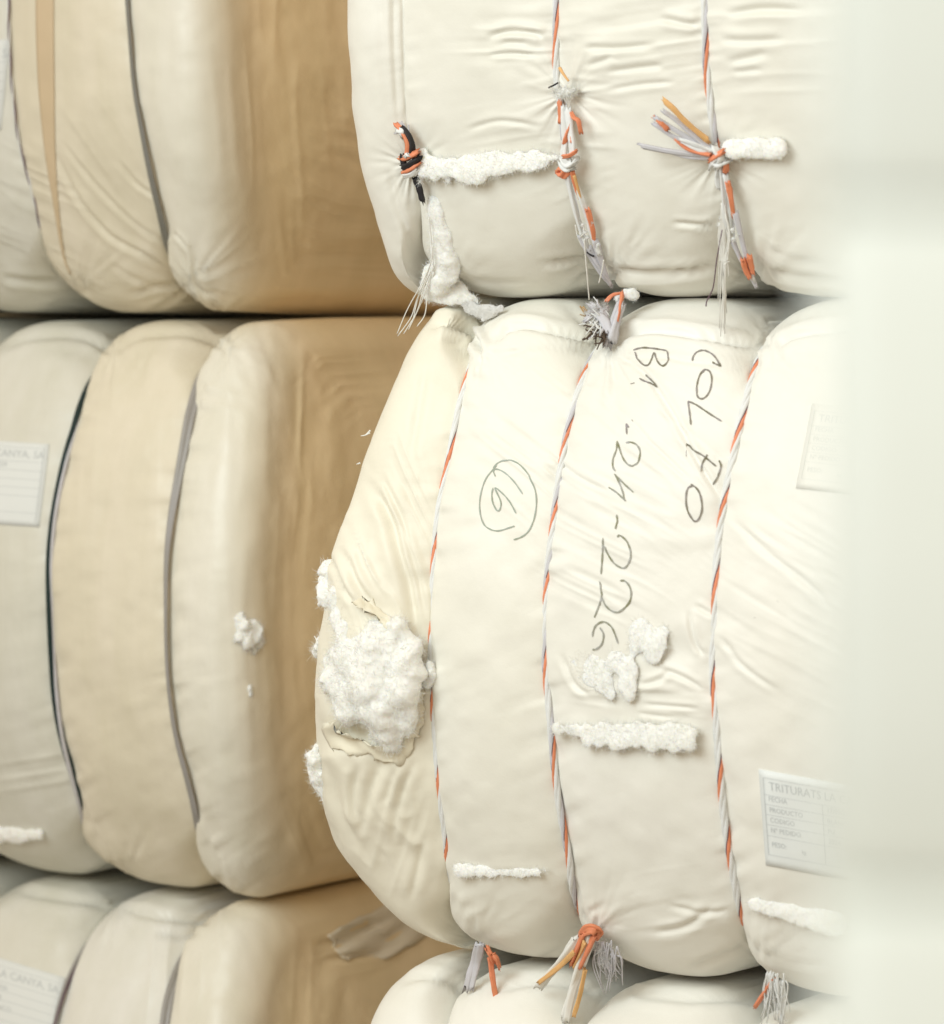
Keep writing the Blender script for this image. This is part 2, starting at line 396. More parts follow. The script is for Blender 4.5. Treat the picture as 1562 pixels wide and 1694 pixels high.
PR, PL = (0.0, 5.5), ((395-CX)/F*6.38, 6.38)
GROUP = 'cloth wrapped bales piled in two columns'
def bale_thing(name_label, b):
    c = b.P+(b.u_at(1, b.zc)+b.u_at(len(b.useam)-2, b.zc))/2*E-NRM*b.depth/2
    return thing('wrapped_bale', name_label, 'bale', (c[0], c[1], b.z0), GROUP)

def facing(W, N): return np.clip(-(W*N).sum(2)/np.linalg.norm(W, axis=2)*5, 0, 1)

# ---- right column, middle bale
RM = shape(Bale(PR, -0.990, 0.020, 0.95, 0.150, [([(x-24-20*max(0, (600-y)/100)-9*max(0, min(1, (y-800)/120)), y) for x, y in RSEAM['m_end']], -0.035), RSEAM['m1'], RSEAM['m2'], RSEAM['m3'], shift(RSEAM['m3'], 285), shift(RSEAM['m3'], 500)]))
def d_rm(px, py, W, N):
    h = 0
    # rolled band along the upper edge of each section
    for pts in ([(705, 540), (740, 530), (775, 548), (795, 585)], [(815, 560), (850, 540), (910, 545), (1000, 565)],
                [(1012, 562), (1040, 548), (1090, 545), (1150, 552), (1210, 562), (1270, 572)], [(1278, 572), (1310, 555), (1360, 545), (1420, 540), (1500, 540)]):
        h = h+crease(px, py, pts, 6, 0.017)
    for pts, wd, am in (([(722, 530), (760, 545), (783, 560), (795, 585)], 5, .008), ([(745, 512), (775, 540), (790, 575)], 5, .006),
        ([(1000, 575), (1060, 612), (1110, 680), (1160, 770), (1200, 838)], 4, .0045), ([(1205, 850), (1260, 905), (1330, 960), (1380, 1010)], 5, .004),
        ([(1040, 690), (1090, 745), (1150, 800)], 3, .0025), ([(900, 745), (960, 790), (1010, 815)], 3, .003), ([(900, 770), (940, 800)], 3, .002),
        ([(1150, 1000), (1170, 1012), (1186, 1018)], 4, .003), ([(1195, 1050), (1230, 1100), (1290, 1145)], 4, .003),
        ([(1010, 600), (1080, 590), (1160, 600), (1240, 612)], 4, .0025), ([(820, 590), (900, 570), (980, 580)], 4, .003),
        ([(1090, 1105), (1130, 1120), (1165, 1140)], 4, .004), ([(1060, 1135), (1090, 1125), (1110, 1110)], 4, .004),
        ([(930, 1080), (950, 1130), (975, 1150)], 4, .004), ([(1140, 1010), (1150, 1060), (1165, 1085)], 4, .004),
        ([(1060, 1165), (1110, 1168), (1160, 1172)], 3, .003), ([(1050, 1180), (1120, 1188)], 3, .0025),
        # loose cloth of the torn end section
        ([(606, 790), (640, 850), (664, 920), (680, 990), (690, 1060)], 8, .010), ([(622, 775), (660, 850), (690, 950), (708, 1040)], 5, .005),
        ([(570, 905), (600, 960), (632, 1010)], 6, .007), ([(552, 920), (580, 970), (600, 1000)], 5, .006),
        ([(600, 1260), (588, 1310), (592, 1360)], 6, .005), ([(632, 1255), (612, 1320), (596, 1385)], 8, .005), ([(660, 1265), (648, 1300), (640, 1330)], 5, .003),
        ([(550, 1260), (560, 1330), (595, 1400)], 6, .004), ([(690, 1250), (660, 1330), (650, 1400)], 6, .004), ([(700, 1380), (690, 1440), (680, 1490)], 7, .004),
        ([(705, 600), (690, 680), (680, 760)], 7, .003),
        ([(1180, 1500), (1130, 1535), (1080, 1545)], 6, .005), ([(1240, 1565), (1190, 1580), (1140, 1605)], 6, .006), ([(1100, 1500), (1160, 1510), (1215, 1505)], 4, .003),
        ([(1235, 1560), (1300, 1590), (1380, 1600)], 5, .003), ([(940, 1570), (900, 1585), (870, 1600)], 5, .005)):
        h = h+crease(px, py, pts, wd, am)
    h = h+streaks(px, py, 1010, 905, 95, 120, 30, 12, .0055, 3)+streaks(px, py, 1300, 950, 120, 140, 35, 12, .0020, 4)
    h = h+streaks(px, py, 1090, 730, 120, 130, 40, 12, .0034, 5)+streaks(px, py, 860, 720, 80, 120, 42, 13, .0030, 6)
    h = h+streaks(px, py, 1070, 1150, 100, 50, 6, 13, .0034, 7)+streaks(px, py, 640, 900, 60, 160, 68, 14, .005, 8)
    h = h+streaks(px, py, 630, 1350, 80, 130, 112, 22, .003, 9)+streaks(px, py, 1100, 1520, 120, 70, -6, 18, .0025, 10)
    h = h+streaks(px, py, 1330, 1080, 130, 130, 33, 17, .0016, 12)+streaks(px, py, 840, 1500, 80, 80, 4, 20, .002, 13)
    for cx, cy, R, am, sd in ((1276, 570, 70, .008, 1), (1005, 570, 80, .009, 2), (797, 575, 60, .005, 3), (1262, 1585, 70, .006, 4), (985, 1540, 70, .006, 5), (785, 1555, 60, .006, 6)):
        h = h+pucker(px, py, cx, cy, R, am, 7, sd)
    for k, sd in (('m1', 101), ('m2', 102), ('m3', 103)): h = h+gathers(px, py, RSEAM[k], .0034, sd)
    lo = np.clip((722-px)/30, 0, 1)*np.clip((py-740)/60, 0, 1)*np.clip((1480-py)/80, 0, 1)
    h = h+lo*(.006*fbm(W*np.array([13, 13, 7])+3, 105, 2)+.0035*(1-2.2*np.abs(noise(W*np.array([30, 30, 11])+9, 106)))*np.clip((py-1150)/100, .25, 1)+.0008*noise(W*60, 107))
    # gathered pull-in by the loose cotton, and a hollow at the tear
    h = h-0.006*np.exp(-((px-1120)**2/900+(py-1075)**2/700))
    h = h+0.020*np.exp(-((px-600)/70)**2-((py-1080)/150)**2)-0.018*np.exp(-((px-590)/40)**2-((py-1215)/22)**2)
    return h*facing(W, N)
def t_rm(lob, px, py, W):
    c = np.ones(px.shape+(3,)); k = (lob == 0)
    c[k] = (1.0, 0.97, 0.89); c[lob == 1] = (1, .995, .975)
    return c
t = bale_thing('right pile middle bale of white cloth with a torn left end and handwritten letters', RM)
RM.build('wrapping', [46, 74, 96, 60, 60, 10], 0.10, 0.08, 330, 'cream', t, d_rm, t_rm)

# ---- right column, upper bale
RT = shape(Bale(PR, 0.012, 1.030, 0.95, 0.140, [([(x-26-42*max(0, (y-370)/110), y) for x, y in RSEAM['t_end']], -0.03), RSEAM['t1'], RSEAM['t2'], RSEAM['t3'], shift(RSEAM['t3'], 285), shift(RSEAM['t3'], 500)]))
def d_rt(px, py, W, N):
    h = 0
    for pts, wd, am in (([(1010, 446), (1060, 452), (1130, 450), (1190, 440)], 5, .010), ([(890, 440), (930, 434), (965, 428), (995, 425)], 5, .009),
        ([(1255, 445), (1300, 455), (1380, 460), (1450, 462)], 5, .007), ([(1260, 412), (1310, 430), (1390, 440)], 4, .004), ([(1245, 395), (1290, 420), (1360, 428)], 3, .003),
        ([(1110, 368), (1150, 372), (1185, 374)], 4, .005), ([(805, 62), (840, 52), (880, 55), (900, 62)], 5, .007), ([(808, 90), (850, 88), (885, 92)], 4, .005), ([(830, 70), (870, 72)], 4, .003),
        ([(963, 78), (1020, 80), (1090, 74)], 5, .004), ([(1000, 120), (1060, 112), (1100, 108)], 5, .004), ([(965, 110), (1000, 100), (1015, 90)], 5, .004), ([(1090, 30), (1130, 38), (1155, 42)], 5, .005),
        ([(1000, 150), (1060, 140), (1120, 135)], 4, .003), ([(1200, 25), (1260, 15), (1330, 18)], 6, .005), ([(1190, 65), (1240, 68), (1300, 65)], 6, .004), ([(1200, 105), (1240, 95), (1270, 85)], 6, .003), ([(1210, 120), (1260, 115)], 5, .003),
        ([(650, -40), (652, 90), (660, 215)], 7, .004), ([(628, -40), (634, 100), (648, 220)], 9, .003), ([(640, 280), (660, 350), (690, 420)], 6, .004),
        ([(770, 215), (830, 200), (900, 210)], 4, .003), ([(760, 460), (820, 470), (880, 466)], 5, .003),
        ([(935, 455), (965, 440), (995, 432)], 4, .005), ([(950, 475), (975, 455), (1003, 445)], 4, .005), ([(1205, 470), (1230, 455), (1245, 445)], 3, .005), ([(1195, 480), (1230, 468), (1250, 460)], 3, .004)):
        h = h+crease(px, py, pts, wd, am)
    h = h+streaks(px, py, 1060, 70, 110, 90, -4, 19, .0036, 21)+streaks(px, py, 850, 75, 90, 60, 4, 20, .0026, 22)
    h = h+streaks(px, py, 1290, 60, 110, 100, 3, 26, .0036, 23)+streaks(px, py, 1320, 430, 110, 40, 12, 14, .003, 24)
    h = h+streaks(px, py, 960, 230, 60, 120, 10, 22, .003, 25)+streaks(px, py, 820, 210, 100, 40, -6, 16, .002, 26)
    for cx, cy, R, am, sd in ((1008, 465, 75, .010, 31), (1252, 470, 80, .010, 32), (735, 480, 60, .006, 33), (938, 155, 70, .006, 34), (1188, 260, 60, .006, 35), (680, 270, 45, .006, 36)):
        h = h+pucker(px, py, cx, cy, R, am, 8, sd)
    for k, sd in (('t1', 111), ('t2', 112), ('t3', 113)): h = h+gathers(px, py, RSEAM[k], .0010 if k == 't1' else .0022, sd)
    h = h+0.006*np.exp(-((py-468)/16)**2)*(px > 990)-0.004*np.exp(-((px-940)/30)**2-((py-165)/25)**2)
    return h*facing(W, N)
def t_rt(lob, px, py, W):
    c = np.ones(px.shape+(3,)); c[...] = (.965, .962, .945); c[lob == 0] = (.97, .965, .955); return c
t = bale_thing('right pile upper bale of white cloth with knotted orange ropes and a cotton roll', RT)
RT.build('wrapping', [40, 84, 90, 60, 60, 10], 0.08, 0.08, 330, 'cream', t, d_rt, t_rt)

# ---- right column, lower bale
b_end = [(705, 1560), (673, 1582), (653, 1610), (633, 1649), (616, 1692), (600, 1760), (592, 1880)]
b1 = [(798, 1590), (785, 1620), (770, 1650), (757, 1682), (740, 1750), (730, 1880)]
b2 = [(1020, 1600), (1000, 1650), (975, 1700), (955, 1760), (945, 1880)]
b3 = [(1290, 1600), (1275, 1640), (1255, 1700), (1240, 1760), (1228, 1880)]
RB = shape(Bale(PR, -1.985, -0.992, 0.95, 0.155, [(shift(b_end, -32), -0.03), b1, b2, b3, shift(b3, 285), shift(b3, 500)]))
def d_rb(px, py, W, N):
    h = 0
    for cx, cy, R, am, sd in ((798, 1590, 70, .007, 41), (1015, 1610, 80, .007, 42), (1285, 1620, 70, .007, 43)): h = h+pucker(px, py, cx, cy, R, am, 7, sd)
    for pts in ([(810, 1640), (880, 1625), (950, 1628), (1000, 1645)], [(1030, 1640), (1120, 1652), (1200, 1655), (1270, 1660)], [(660, 1625), (700, 1615), (745, 1625), (775, 1650)]): h = h+crease(px, py, pts, 7, .008)
    return h*facing(W, N)
t = bale_thing('right pile lowest bale of white cloth under the torn bale', RB)
RB.build('wrapping', [30, 50, 60, 50, 40, 8], 0.09, 0.08, 150, 'cream', t, d_rb, None)

# ---- left column
def d_lm(px, py, W, N):
    h = 0
    for pts, wd, am in (([(5, 575), (40, 558), (100, 552), (150, 562), (186, 585)], 6, .008), ([(192, 580), (230, 556), (300, 552), (345, 562), (372, 580)], 6, .008), ([(140, 560), (165, 575), (185, 585)], 4, .006), ([(350, 560), (365, 570), (375, 578)], 4, .005),
        ([(140, 1450), (170, 1438), (192, 1430)], 6, .007), ([(320, 1475), (350, 1462), (370, 1450)], 6, .007), ([(225, 640), (240, 590), (255, 550)], 5, .002)):
        h = h+crease(px, py, pts, wd, am)
    h = h+streaks(px, py, 570, 620, 80, 60, -38, 15, .0035, 51, 6)+streaks(px, py, 460, 700, 90, 170, 96, 24, .004, 52)
    h = h+streaks(px, py, 500, 1100, 120, 330, 91, 26, .0042, 53)+streaks(px, py, 520, 1400, 110, 90, 75, 24, .004, 54)
    h = h+streaks(px, py, 400, 600, 60, 60, 75, 16, .003, 56)+streaks(px, py, 60, 1290, 90, 60, -4, 22, .003, 55)
    h = h+streaks(px, py, 210, 800, 80, 220, 98, 34, .003, 57)+gathers(px, py, LSEAM['m1'], .003, 115)+gathers(px, py, LSEAM['m2'], .003, 116)
    for cx, cy, R, am, sd in ((190, 578, 60, .007, 61), (375, 568, 60, .007, 62), (205, 1455, 60, .006, 63), (388, 1480, 60, .006, 64)): h = h+pucker(px, py, cx, cy, R, am, 7, sd)
    return h*facing(W, N)
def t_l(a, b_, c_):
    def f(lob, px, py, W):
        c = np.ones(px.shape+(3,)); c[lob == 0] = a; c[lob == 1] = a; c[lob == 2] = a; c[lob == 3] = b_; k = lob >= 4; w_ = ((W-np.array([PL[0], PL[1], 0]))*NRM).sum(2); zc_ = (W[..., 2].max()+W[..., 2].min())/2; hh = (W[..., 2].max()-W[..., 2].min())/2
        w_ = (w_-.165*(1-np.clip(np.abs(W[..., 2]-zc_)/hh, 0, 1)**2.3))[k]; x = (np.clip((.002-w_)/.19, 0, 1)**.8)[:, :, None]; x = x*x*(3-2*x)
        c[k] = np.array(c_)*(1-x)+ENDS_SHADE*x  # warm shade of the gap painted into the end faces, deepening backwards
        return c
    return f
def left(key, z0, z1, bulge, label, disp, tint, dens=260):
    e = LSEAM
    b = shape(Bale(PL, z0, z1, 1.0, bulge, [(shift(e[key+'0'], -330), -0.03), shift(e[key+'0'], -180), e[key+'0'], e[key+'1'], e[key+'2'], (e[key+'_end'], 0.0)], 0.016, 0.078, crown=0.017))
    t = bale_thing(label, b)
    b.build('wrapping', [8, 24, 60, 84, 44, 44], 0.08, 0.065, dens, 'tan', t, disp, tint); return b
GREY, TAN, SIDE, ENDS_SHADE = (.95, .98, 1.0), (1.0, .965, .89), (1.04, 1.05, 1.05), np.array((1.16, .965, .70))
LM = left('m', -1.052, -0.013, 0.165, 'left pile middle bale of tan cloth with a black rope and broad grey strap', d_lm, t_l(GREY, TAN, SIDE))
def d_lt(px, py, W, N):
    h = 0
    for pts, wd, am in (([(90, 250), (130, 330), (180, 390), (250, 430), (305, 460)], 4, .006), ([(100, 230), (160, 310), (220, 370), (285, 412)], 3.5, .004), ([(195, 265), (225, 305), (265, 330)], 3.5, .004),
        ([(180, 435), (230, 465), (300, 478)], 4, .004), ([(0, 460), (40, 465), (115, 466)], 5, .009), ([(210, 492), (250, 475), (312, 462)], 4, .005), ([(255, 515), (290, 490), (315, 470)], 4, .004),
        ([(318, 470), (335, 485), (360, 490)], 4, .006), ([(285, 385), (300, 400), (310, 415)], 3, .005)):
        h = h+crease(px, py, pts, wd, am)
    h = h+streaks(px, py, 50, 370, 90, 110, 30, 13, .0045, 71)+streaks(px, py, 560, 330, 110, 150, 28, 17, .006, 72, 6)
    h = h+streaks(px, py, 450, 200, 110, 260, 91, 26, .0042, 73)+streaks(px, py, 500, 430, 110, 80, 88, 22, .004, 74)+streaks(px, py, 160, 250, 70, 120, 62, 20, .002, 75)
    for cx, cy, R, am, sd in ((318, 470, 85, .009, 81), (130, 480, 70, .009, 82), (358, 525, 50, .008, 83)): h = h+pucker(px, py, cx, cy, R, am, 9, sd)
    return h*facing(W, N)
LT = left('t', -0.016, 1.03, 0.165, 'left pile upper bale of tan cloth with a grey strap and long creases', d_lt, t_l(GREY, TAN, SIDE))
def d_lb(px, py, W, N):
    h = 0
    for pts, wd, am in (([(20, 1470), (80, 1482), (150, 1495), (180, 1503)], 6, .008), ([(200, 1500), (260, 1515), (330, 1525), (350, 1527)], 6, .009), ([(250, 1540), (300, 1548), (335, 1545)], 5, .006), ([(540, 1560), (600, 1540), (660, 1500)], 6, .007), ([(560, 1580), (620, 1575), (680, 1555)], 6, .007)):
        h = h+crease(px, py, pts, wd, am)
    h = h+streaks(px, py, 110, 1550, 120, 60, 8, 26, .006, 91)+streaks(px, py, 290, 1600, 70, 90, 100, 28, .005, 92)+streaks(px, py, 500, 1620, 120, 80, 96, 26, .004, 93)+streaks(px, py, 610, 1540, 90, 60, -20, 18, .008, 94, 5)
    for cx, cy, R, am, sd in ((195, 1495, 60, .007, 95), (365, 1490, 60, .007, 96)): h = h+pucker(px, py, cx, cy, R, am, 7, sd)
    return h*facing(W, N)
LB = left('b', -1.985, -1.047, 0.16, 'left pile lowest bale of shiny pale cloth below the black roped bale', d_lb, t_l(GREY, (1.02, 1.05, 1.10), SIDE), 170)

# ------------------------------------------------------------------ ropes and straps
def wrld(b, pts): return [np.array(p)-np.array(b.root.location) for p in pts]
def resample(W, N3, step):
    d = np.concatenate([[0], np.cumsum(np.linalg.norm(np.diff(W, axis=0), axis=1))]); n = int(d[-1]/step); q = np.linspace(0, d[-1], n)
    return np.stack([np.interp(q, d, W[:, i]) for i in range(3)], 1), np.stack([np.interp(q, d, N3[:, i]) for i in range(3)], 1), q
def rope(b, k, rad, strands, pitch=0.125, off=None, label=None, ph=0.0, wander=0.0):
    """strands: (name, material, phase, strand radius); the first one is the rope's own mesh"""
    W, N3 = b.seam_path(k, rad*0.5 if off is None else off); W, N3, q = resample(W, N3, 0.009)
    T = np.gradient(W, axis=0); T /= np.linalg.norm(T, axis=1, keepdims=True); B = np.cross(T, N3)
    root = None
    groups = {}
    for nm, m, p0, sr in strands: groups.setdefault((nm, m), []).append((p0, sr))
    for (nm, m), lst in groups.items():
        mb = MB()
        for p0, sr in lst:
            a = 2*math.pi*q/pitch+p0+ph+1.1*np.sin(q*5.3+k*2)+0.5*np.sin(q*13.7+k)
            rr = rad-sr*0.75
            pts = W+(np.cos(a)*rr)[:, None]*N3*0.8+(np.sin(a)*rr)[:, None]*B+wander*np.sin(q*23+p0)[:, None]*B
            mb.tube(wrld(b, pts), sr, sr, 6)
        o = mb.build('rope' if root is None else nm, m, b.root if root is None else root)
        if root is None:
            root = o
            if label: o['label'] = label
    return root
PI = math.pi
STR = [('strand', 'white', 0, .0034), ('strand', 'white', PI*0.55, .0034), ('strand', 'white', PI*1.5, .0034), ('orange_strand', 'orange', PI, .0031), ('dark_strand', 'plum', PI*1.27, .0012)]
LIL = [('strand', 'white', 0, .0034), ('strand', 'white', PI*0.5, .0034), ('lilac_strand', 'lilac', PI*1.45, .0034), ('orange_strand', 'orange', PI*0.97, .0026), ('dark_strand', 'plum', PI*1.27, .0010)]
r_m1 = rope(RM, 1, .0046, STR, .125, ph=0.4, off=.0005)
r_m2 = rope(RM, 2, .0052, LIL, .125, ph=2.2, off=.0035)
r_m3 = rope(RM, 3, .0056, STR, .115, ph=1.0, off=.0045)
r_m4 = rope(RM, 4, .0060, STR, .12, off=.003)
r_t1 = rope(RT, 1, .0050, [('strand', 'plum', 0, .003), ('strand', 'plum', PI, .003)], .1, off=-.007)
r_t2 = rope(RT, 2, .0052, LIL, .14, ph=2.9, off=.002)
r_t3 = rope(RT, 3, .0056, LIL, .16, ph=1.2, off=.003)
r_t4 = rope(RT, 4, .0060, STR, .12, off=.003)
for k in (1, 2, 3, 4): rope(RB, k, .0055, LIL, .14, ph=k, off=.001)
BLK = [('strand', 'teal', 0, .0050), ('strand', 'teal', PI*0.7, .0046), ('pale_strand', 'lilac', PI*1.35, .0040)]
rope(LM, 3, .0070, BLK, 1.1, ph=2.4, off=.0065, label='black rope with one pale strand')
rope(LM, 2, .0060, BLK, .5, off=.003)
rope(LM, 1, .0060, BLK, .5, off=.003)
rope(LT, 3, .0026, [('strand', 'plum', 0, .0016), ('strand', 'white', PI, .0016)], .09, off=.004)
rope(LT, 2, .0050, BLK, .5, off=.002)
rope(LB, 3, .0050, [('strand', 'strap_pale', 0, .0035), ('strand', 'strap_pale', 2.1, .0035), ('dark_strand', 'plum', 4.2, .0016)], .5, off=.007)
rope(LB, 2, .0050, BLK, .5, off=.003)
def strap(b, k, wid, off, m, label, tw=0.5):
    W, N3 = b.seam_path(k, off); W, N3, q = resample(W, N3, 0.012)
    T = np.gradient(W, axis=0); T /= np.linalg.norm(T, axis=1, keepdims=True); B = np.cross(T, N3)
    prof = [(-.5, .0), (-.42, .10), (-.2, .06), (-.02, .0), (.05, .10), (.3, .13), (.45, .08), (.5, 0), (.3, -.08), (-.3, -.08)]
    v, f = [], []; n = len(prof)
    for i in range(len(W)):
        a = tw*math.sin(q[i]*3.1+k)+0.25*math.sin(q[i]*9); ca, sa = math.cos(a), math.sin(a); wd = wid*(1+0.18*math.sin(q[i]*5+1))
        for x, y in prof: v.append(W[i]+(x*ca-y*sa)*wd*B[i]+(x*sa+y*ca)*wd*N3[i])
    for i in range(len(W)-1):
        for j in range(n): f.append((i*n+j, i*n+(j+1) % n, (i+1)*n+(j+1) % n, (i+1)*n+j))
    return mesh_obj('strap', wrld(b, v), f, m, b.root, True, label)
strap(LM, 4, .0175, .011, 'strap_pale', 'broad grey folded strap')
strap(LT, 4, .0150, .011, 'strap', 'dark grey folded strap', 0.3)
strap(LB, 4, .0165, .010, 'strap_pale', 'broad grey folded strap')

# ------------------------------------------------------------------ loose cotton
ICO = None
def sphere(n=10, m=14):
    v = [(0, 0, 1)]; f = []
    for i in range(1, n):
        for j in range(m): a, c = PI*i/n, 2*PI*j/m; v.append((math.sin(a)*math.cos(c), math.sin(a)*math.sin(c), math.cos(a)))
    v.append((0, 0, -1))
    for j in range(m): f.append((0, 1+j, 1+(j+1) % m)); f.append((len(v)-1, 1+(n-2)*m+(j+1) % m, 1+(n-2)*m+j))
    for i in range(n-2):
        for j in range(m): a = 1+i*m+j; b_ = 1+i*m+(j+1) % m; f.append((a, a+m, b_+m, b_))
    return np.array(v), f
def cotton(b, spots, name='cotton_tuft', m='cotton', flat=0.6, amp=0.22, nf=300, fl=0.012, seed=1, vox=0.0022, parent=None, label=None, grain=1.0, soft=40, dense=16, thick=.75, chain=False):
    """lumps of loose fibre at (px, py, radius in px, how far out of the cloth in m), fused into one ragged body"""
    rnd = random.Random(seed); sv, sf = sphere(); V, Fs = [], []; R0 = []
    if chain: spots = [tuple(a+(c-a)*k_/4 for a, c in zip(p, q)) for p, q in zip(spots[:-1], spots[1:]) for k_ in range(4)]+[spots[-1]]
    for px, py, rp, off in spots:
        c = b.face(px, py, off); r = rp/F*c[1]; R0.append(r); base = len(V)
        for p in sv:
            q = E*p[0]+np.array([0, 0, p[2]])+NRM*p[1]*flat
            V.append(c+q*r)
        Fs += [tuple(base+i for i in t_) for t_ in sf]
    me = bpy.data.meshes.new('lump'); me.from_pydata([tuple(v) for v in V], [], Fs); me.update()
    o = bpy.data.objects.new('lump', me); scn.collection.objects.link(o)
    md = o.modifiers.new('r', 'REMESH'); md.mode = 'VOXEL'; md.voxel_size = vox
    sm = o.modifiers.new('s', 'SMOOTH'); sm.factor = 0.5; sm.iterations = soft
    dg = bpy.context.evaluated_depsgraph_get(); ev = o.evaluated_get(dg); m2 = bpy.data.meshes.new_from_object(ev)
    bpy.data.objects.remove(o); bpy.data.meshes.remove(me)
    n = len(m2.vertices); co = np.zeros(n*3); no = np.zeros(n*3); m2.vertices.foreach_get('co', co); m2.vertices.foreach_get('normal', no)
    co = co.reshape(-1, 3); no = no.reshape(-1, 3); R = float(np.mean(R0))
    s_ = 1/(0.055*grain)
    # relax, then ragged clumps
    f1 = fbm(co*s_, seed, 2); f2 = fbm(co*s_*3.1+4, seed+3, 3); f3 = noise(co*s_*9, seed+5)
    d = amp*R*(f1*0.9)+amp*R*0.30*f2+0.0005*f3*np.clip(R/.01, .3, 1)
    warp = np.stack([fbm(co*s_*1.8+k*11, seed+k, 2) for k in range(3)], 1)*amp*R*0.8
    co = co+no*d[:, None]+warp
    m2.vertices.foreach_set('co', (co-np.array(b.root.location)).ravel()); m2.materials.clear(); m2.materials.append(M[m])
    m2.polygons.foreach_set('use_smooth', [True]*len(m2.polygons)); m2.name = name; m2.update()
    t_ = link(bpy.data.objects.new(name, m2), parent or b.root)
    if label: t_['label'] = label
    if nf:
        rg = np.random.default_rng(seed); k_ = int(nf*dense); idx = rg.integers(0, n, k_); p = co[idx]-np.array(b.root.location); nn = no[idx]
        dr = nn*rg.uniform(-.1, .9, (k_, 1))+rg.normal(0, .55, (k_, 3)); cu = rg.normal(0, .75, (k_, 3))+nn*-.25
        L_ = fl*rg.uniform(.25, 1.0, (k_, 1)); pts = [p-nn*.0008]
        for _ in range(4):
            dr = dr/(np.linalg.norm(dr, axis=1, keepdims=True)+1e-9)+cu*.38; pts.append(pts[-1]+dr*L_/4/1.2)
        pts = np.stack(pts, 1); tg = np.gradient(pts, axis=1); rv = rg.normal(0, 1, (k_, 1, 3))
        x = np.cross(tg, rv); x /= np.linalg.norm(x, axis=2, keepdims=True)+1e-9
        rad_ = np.linspace(.00032, .00012, 5)[None, :, None]*thick
        ring = np.stack([pts-rad_*x, pts+rad_*x], 2).reshape(-1, 3)
        base = (np.arange(k_)*10)[:, None]+(np.arange(4)*2)[None, :]
        fc = np.stack([base, base+1, base+3, base+2], -1).reshape(-1, 4)
        me = bpy.data.meshes.new('loose_fibre'); me.vertices.add(len(ring)); me.vertices.foreach_set('co', ring.ravel())
        me.loops.add(fc.size); me.loops.foreach_set('vertex_index', fc.ravel()); me.polygons.add(len(fc))
        me.polygons.foreach_set('loop_start', np.arange(0, fc.size, 4)); me.polygons.foreach_set('loop_total', np.full(len(fc), 4))
        me.polygons.foreach_set('use_smooth', np.ones(len(fc), bool)); me.materials.append(M[m]); me.update()
        if parent:                               # small lint keeps its fibres in its own mesh
            import bmesh
            bm = bmesh.new(); bm.from_mesh(m2); bm.from_mesh(me); bm.to_mesh(m2); bm.free(); t_['kind'] = 'stuff'
        else:
            o = link(bpy.data.objects.new('loose_fibre', me), t_); o['kind'] = 'stuff'
    return t_
def strip(x0, y0, x1, y1, r0, r1, n, jit, off, seed):
    rnd = random.Random(seed); out = []
    for i in range(n):
        t_ = i/(n-1); r = r0+(r1-r0)*t_
        out.append((x0+(x1-x0)*t_+rnd.uniform(-jit, jit), y0+(y1-y0)*t_+rnd.uniform(-jit, jit)*.6, r*rnd.uniform(.8, 1.12), off))
    return out
# the burst end of the middle bale
rn = random.Random(5)
burst = [(560, 985, 22, .0), (575, 1020, 26, .0), (590, 1050, 32, .005), (625, 1045, 30, .01), (660, 1040, 24, .01), (680, 1070, 22, .012), (585, 1085, 44, .012), (630, 1085, 44, .02), (672, 1105, 32, .016),
         (570, 1125, 42, .008), (615, 1130, 48, .022), (662, 1140, 38, .018), (690, 1115, 18, .012), (585, 1165, 36, .012), (630, 1175, 42, .02), (668, 1180, 26, .014), (640, 1212, 32, .014), (655, 1230, 20, .010), (675, 1205, 16, .01), (560, 1095, 26, .0), (548, 1128, 18, .0)]
cotton(RM, burst, flat=.75, amp=0.20, nf=1300, fl=.016, seed=11, dense=14, thick=.75, vox=.0026, soft=70, label='large burst of white cotton at the torn end', grain=.9)
cotton(RM, [(546, 945, 15, -.03), (545, 965, 18, -.03), (548, 985, 19, -.025), (560, 1000, 20, -.01), (572, 1010, 20, 0)], flat=.8, amp=.35, nf=150, fl=.011, chain=True, seed=12, vox=.0018, grain=.5)
cotton(RM, [(516, 1252, 13, -.03), (524, 1240, 12, -.03), (523, 1270, 16, -.03), (530, 1290, 17, -.03), (537, 1308, 15, -.03), (544, 1325, 11, -.03)], flat=.8, amp=.35, nf=150, fl=.011, chain=True, seed=13, vox=.0018, grain=.5)
cotton(RM, [(530, 1078, 11, -.03), (536, 1068, 12, -.03), (545, 1060, 14, -.025)], flat=.8, amp=.4, nf=110, fl=.012, chain=True, seed=14, vox=.0016, grain=.4)
cotton(RM, [(712, 1100, 9, -.004), (714, 1118, 11, -.004), (708, 1132, 9, -.004)], flat=.8, amp=.25, nf=60, fl=.008, chain=True, seed=15, vox=.0018, grain=.5, m='cotton')
# tufts on the face of the middle bale
cotton(RM, strip(925, 1206, 1140, 1212, 15, 19, 14, 5, .006, 3)+strip(975, 1226, 1135, 1228, 16, 20, 9, 4, .008, 4)+[(1150, 1212, 10, .004), (918, 1200, 8, .003)], flat=.24, amp=.07, nf=420, fl=.011, seed=16, vox=.002, label='long cotton roll across the cloth', grain=.6)
cotton(RM, [(1062, 1050, 30, .002), (1085, 1062, 26, .004), (1080, 1080, 22, .005), (1050, 1070, 18, .002), (1098, 1045, 14, 0), (985, 1105, 30, -.002), (960, 1095, 22, -.004), (1020, 1095, 24, .004), (1040, 1110, 24, .006), (1038, 1135, 22, .006), (1042, 1152, 13, .005), (1000, 1130, 24, .001), (975, 1122, 20, -.002), (1010, 1148, 14, .002)], flat=.20, amp=.07, nf=380, fl=.011, seed=17, vox=.002, label='split cotton tuft below the handwriting', grain=.6)
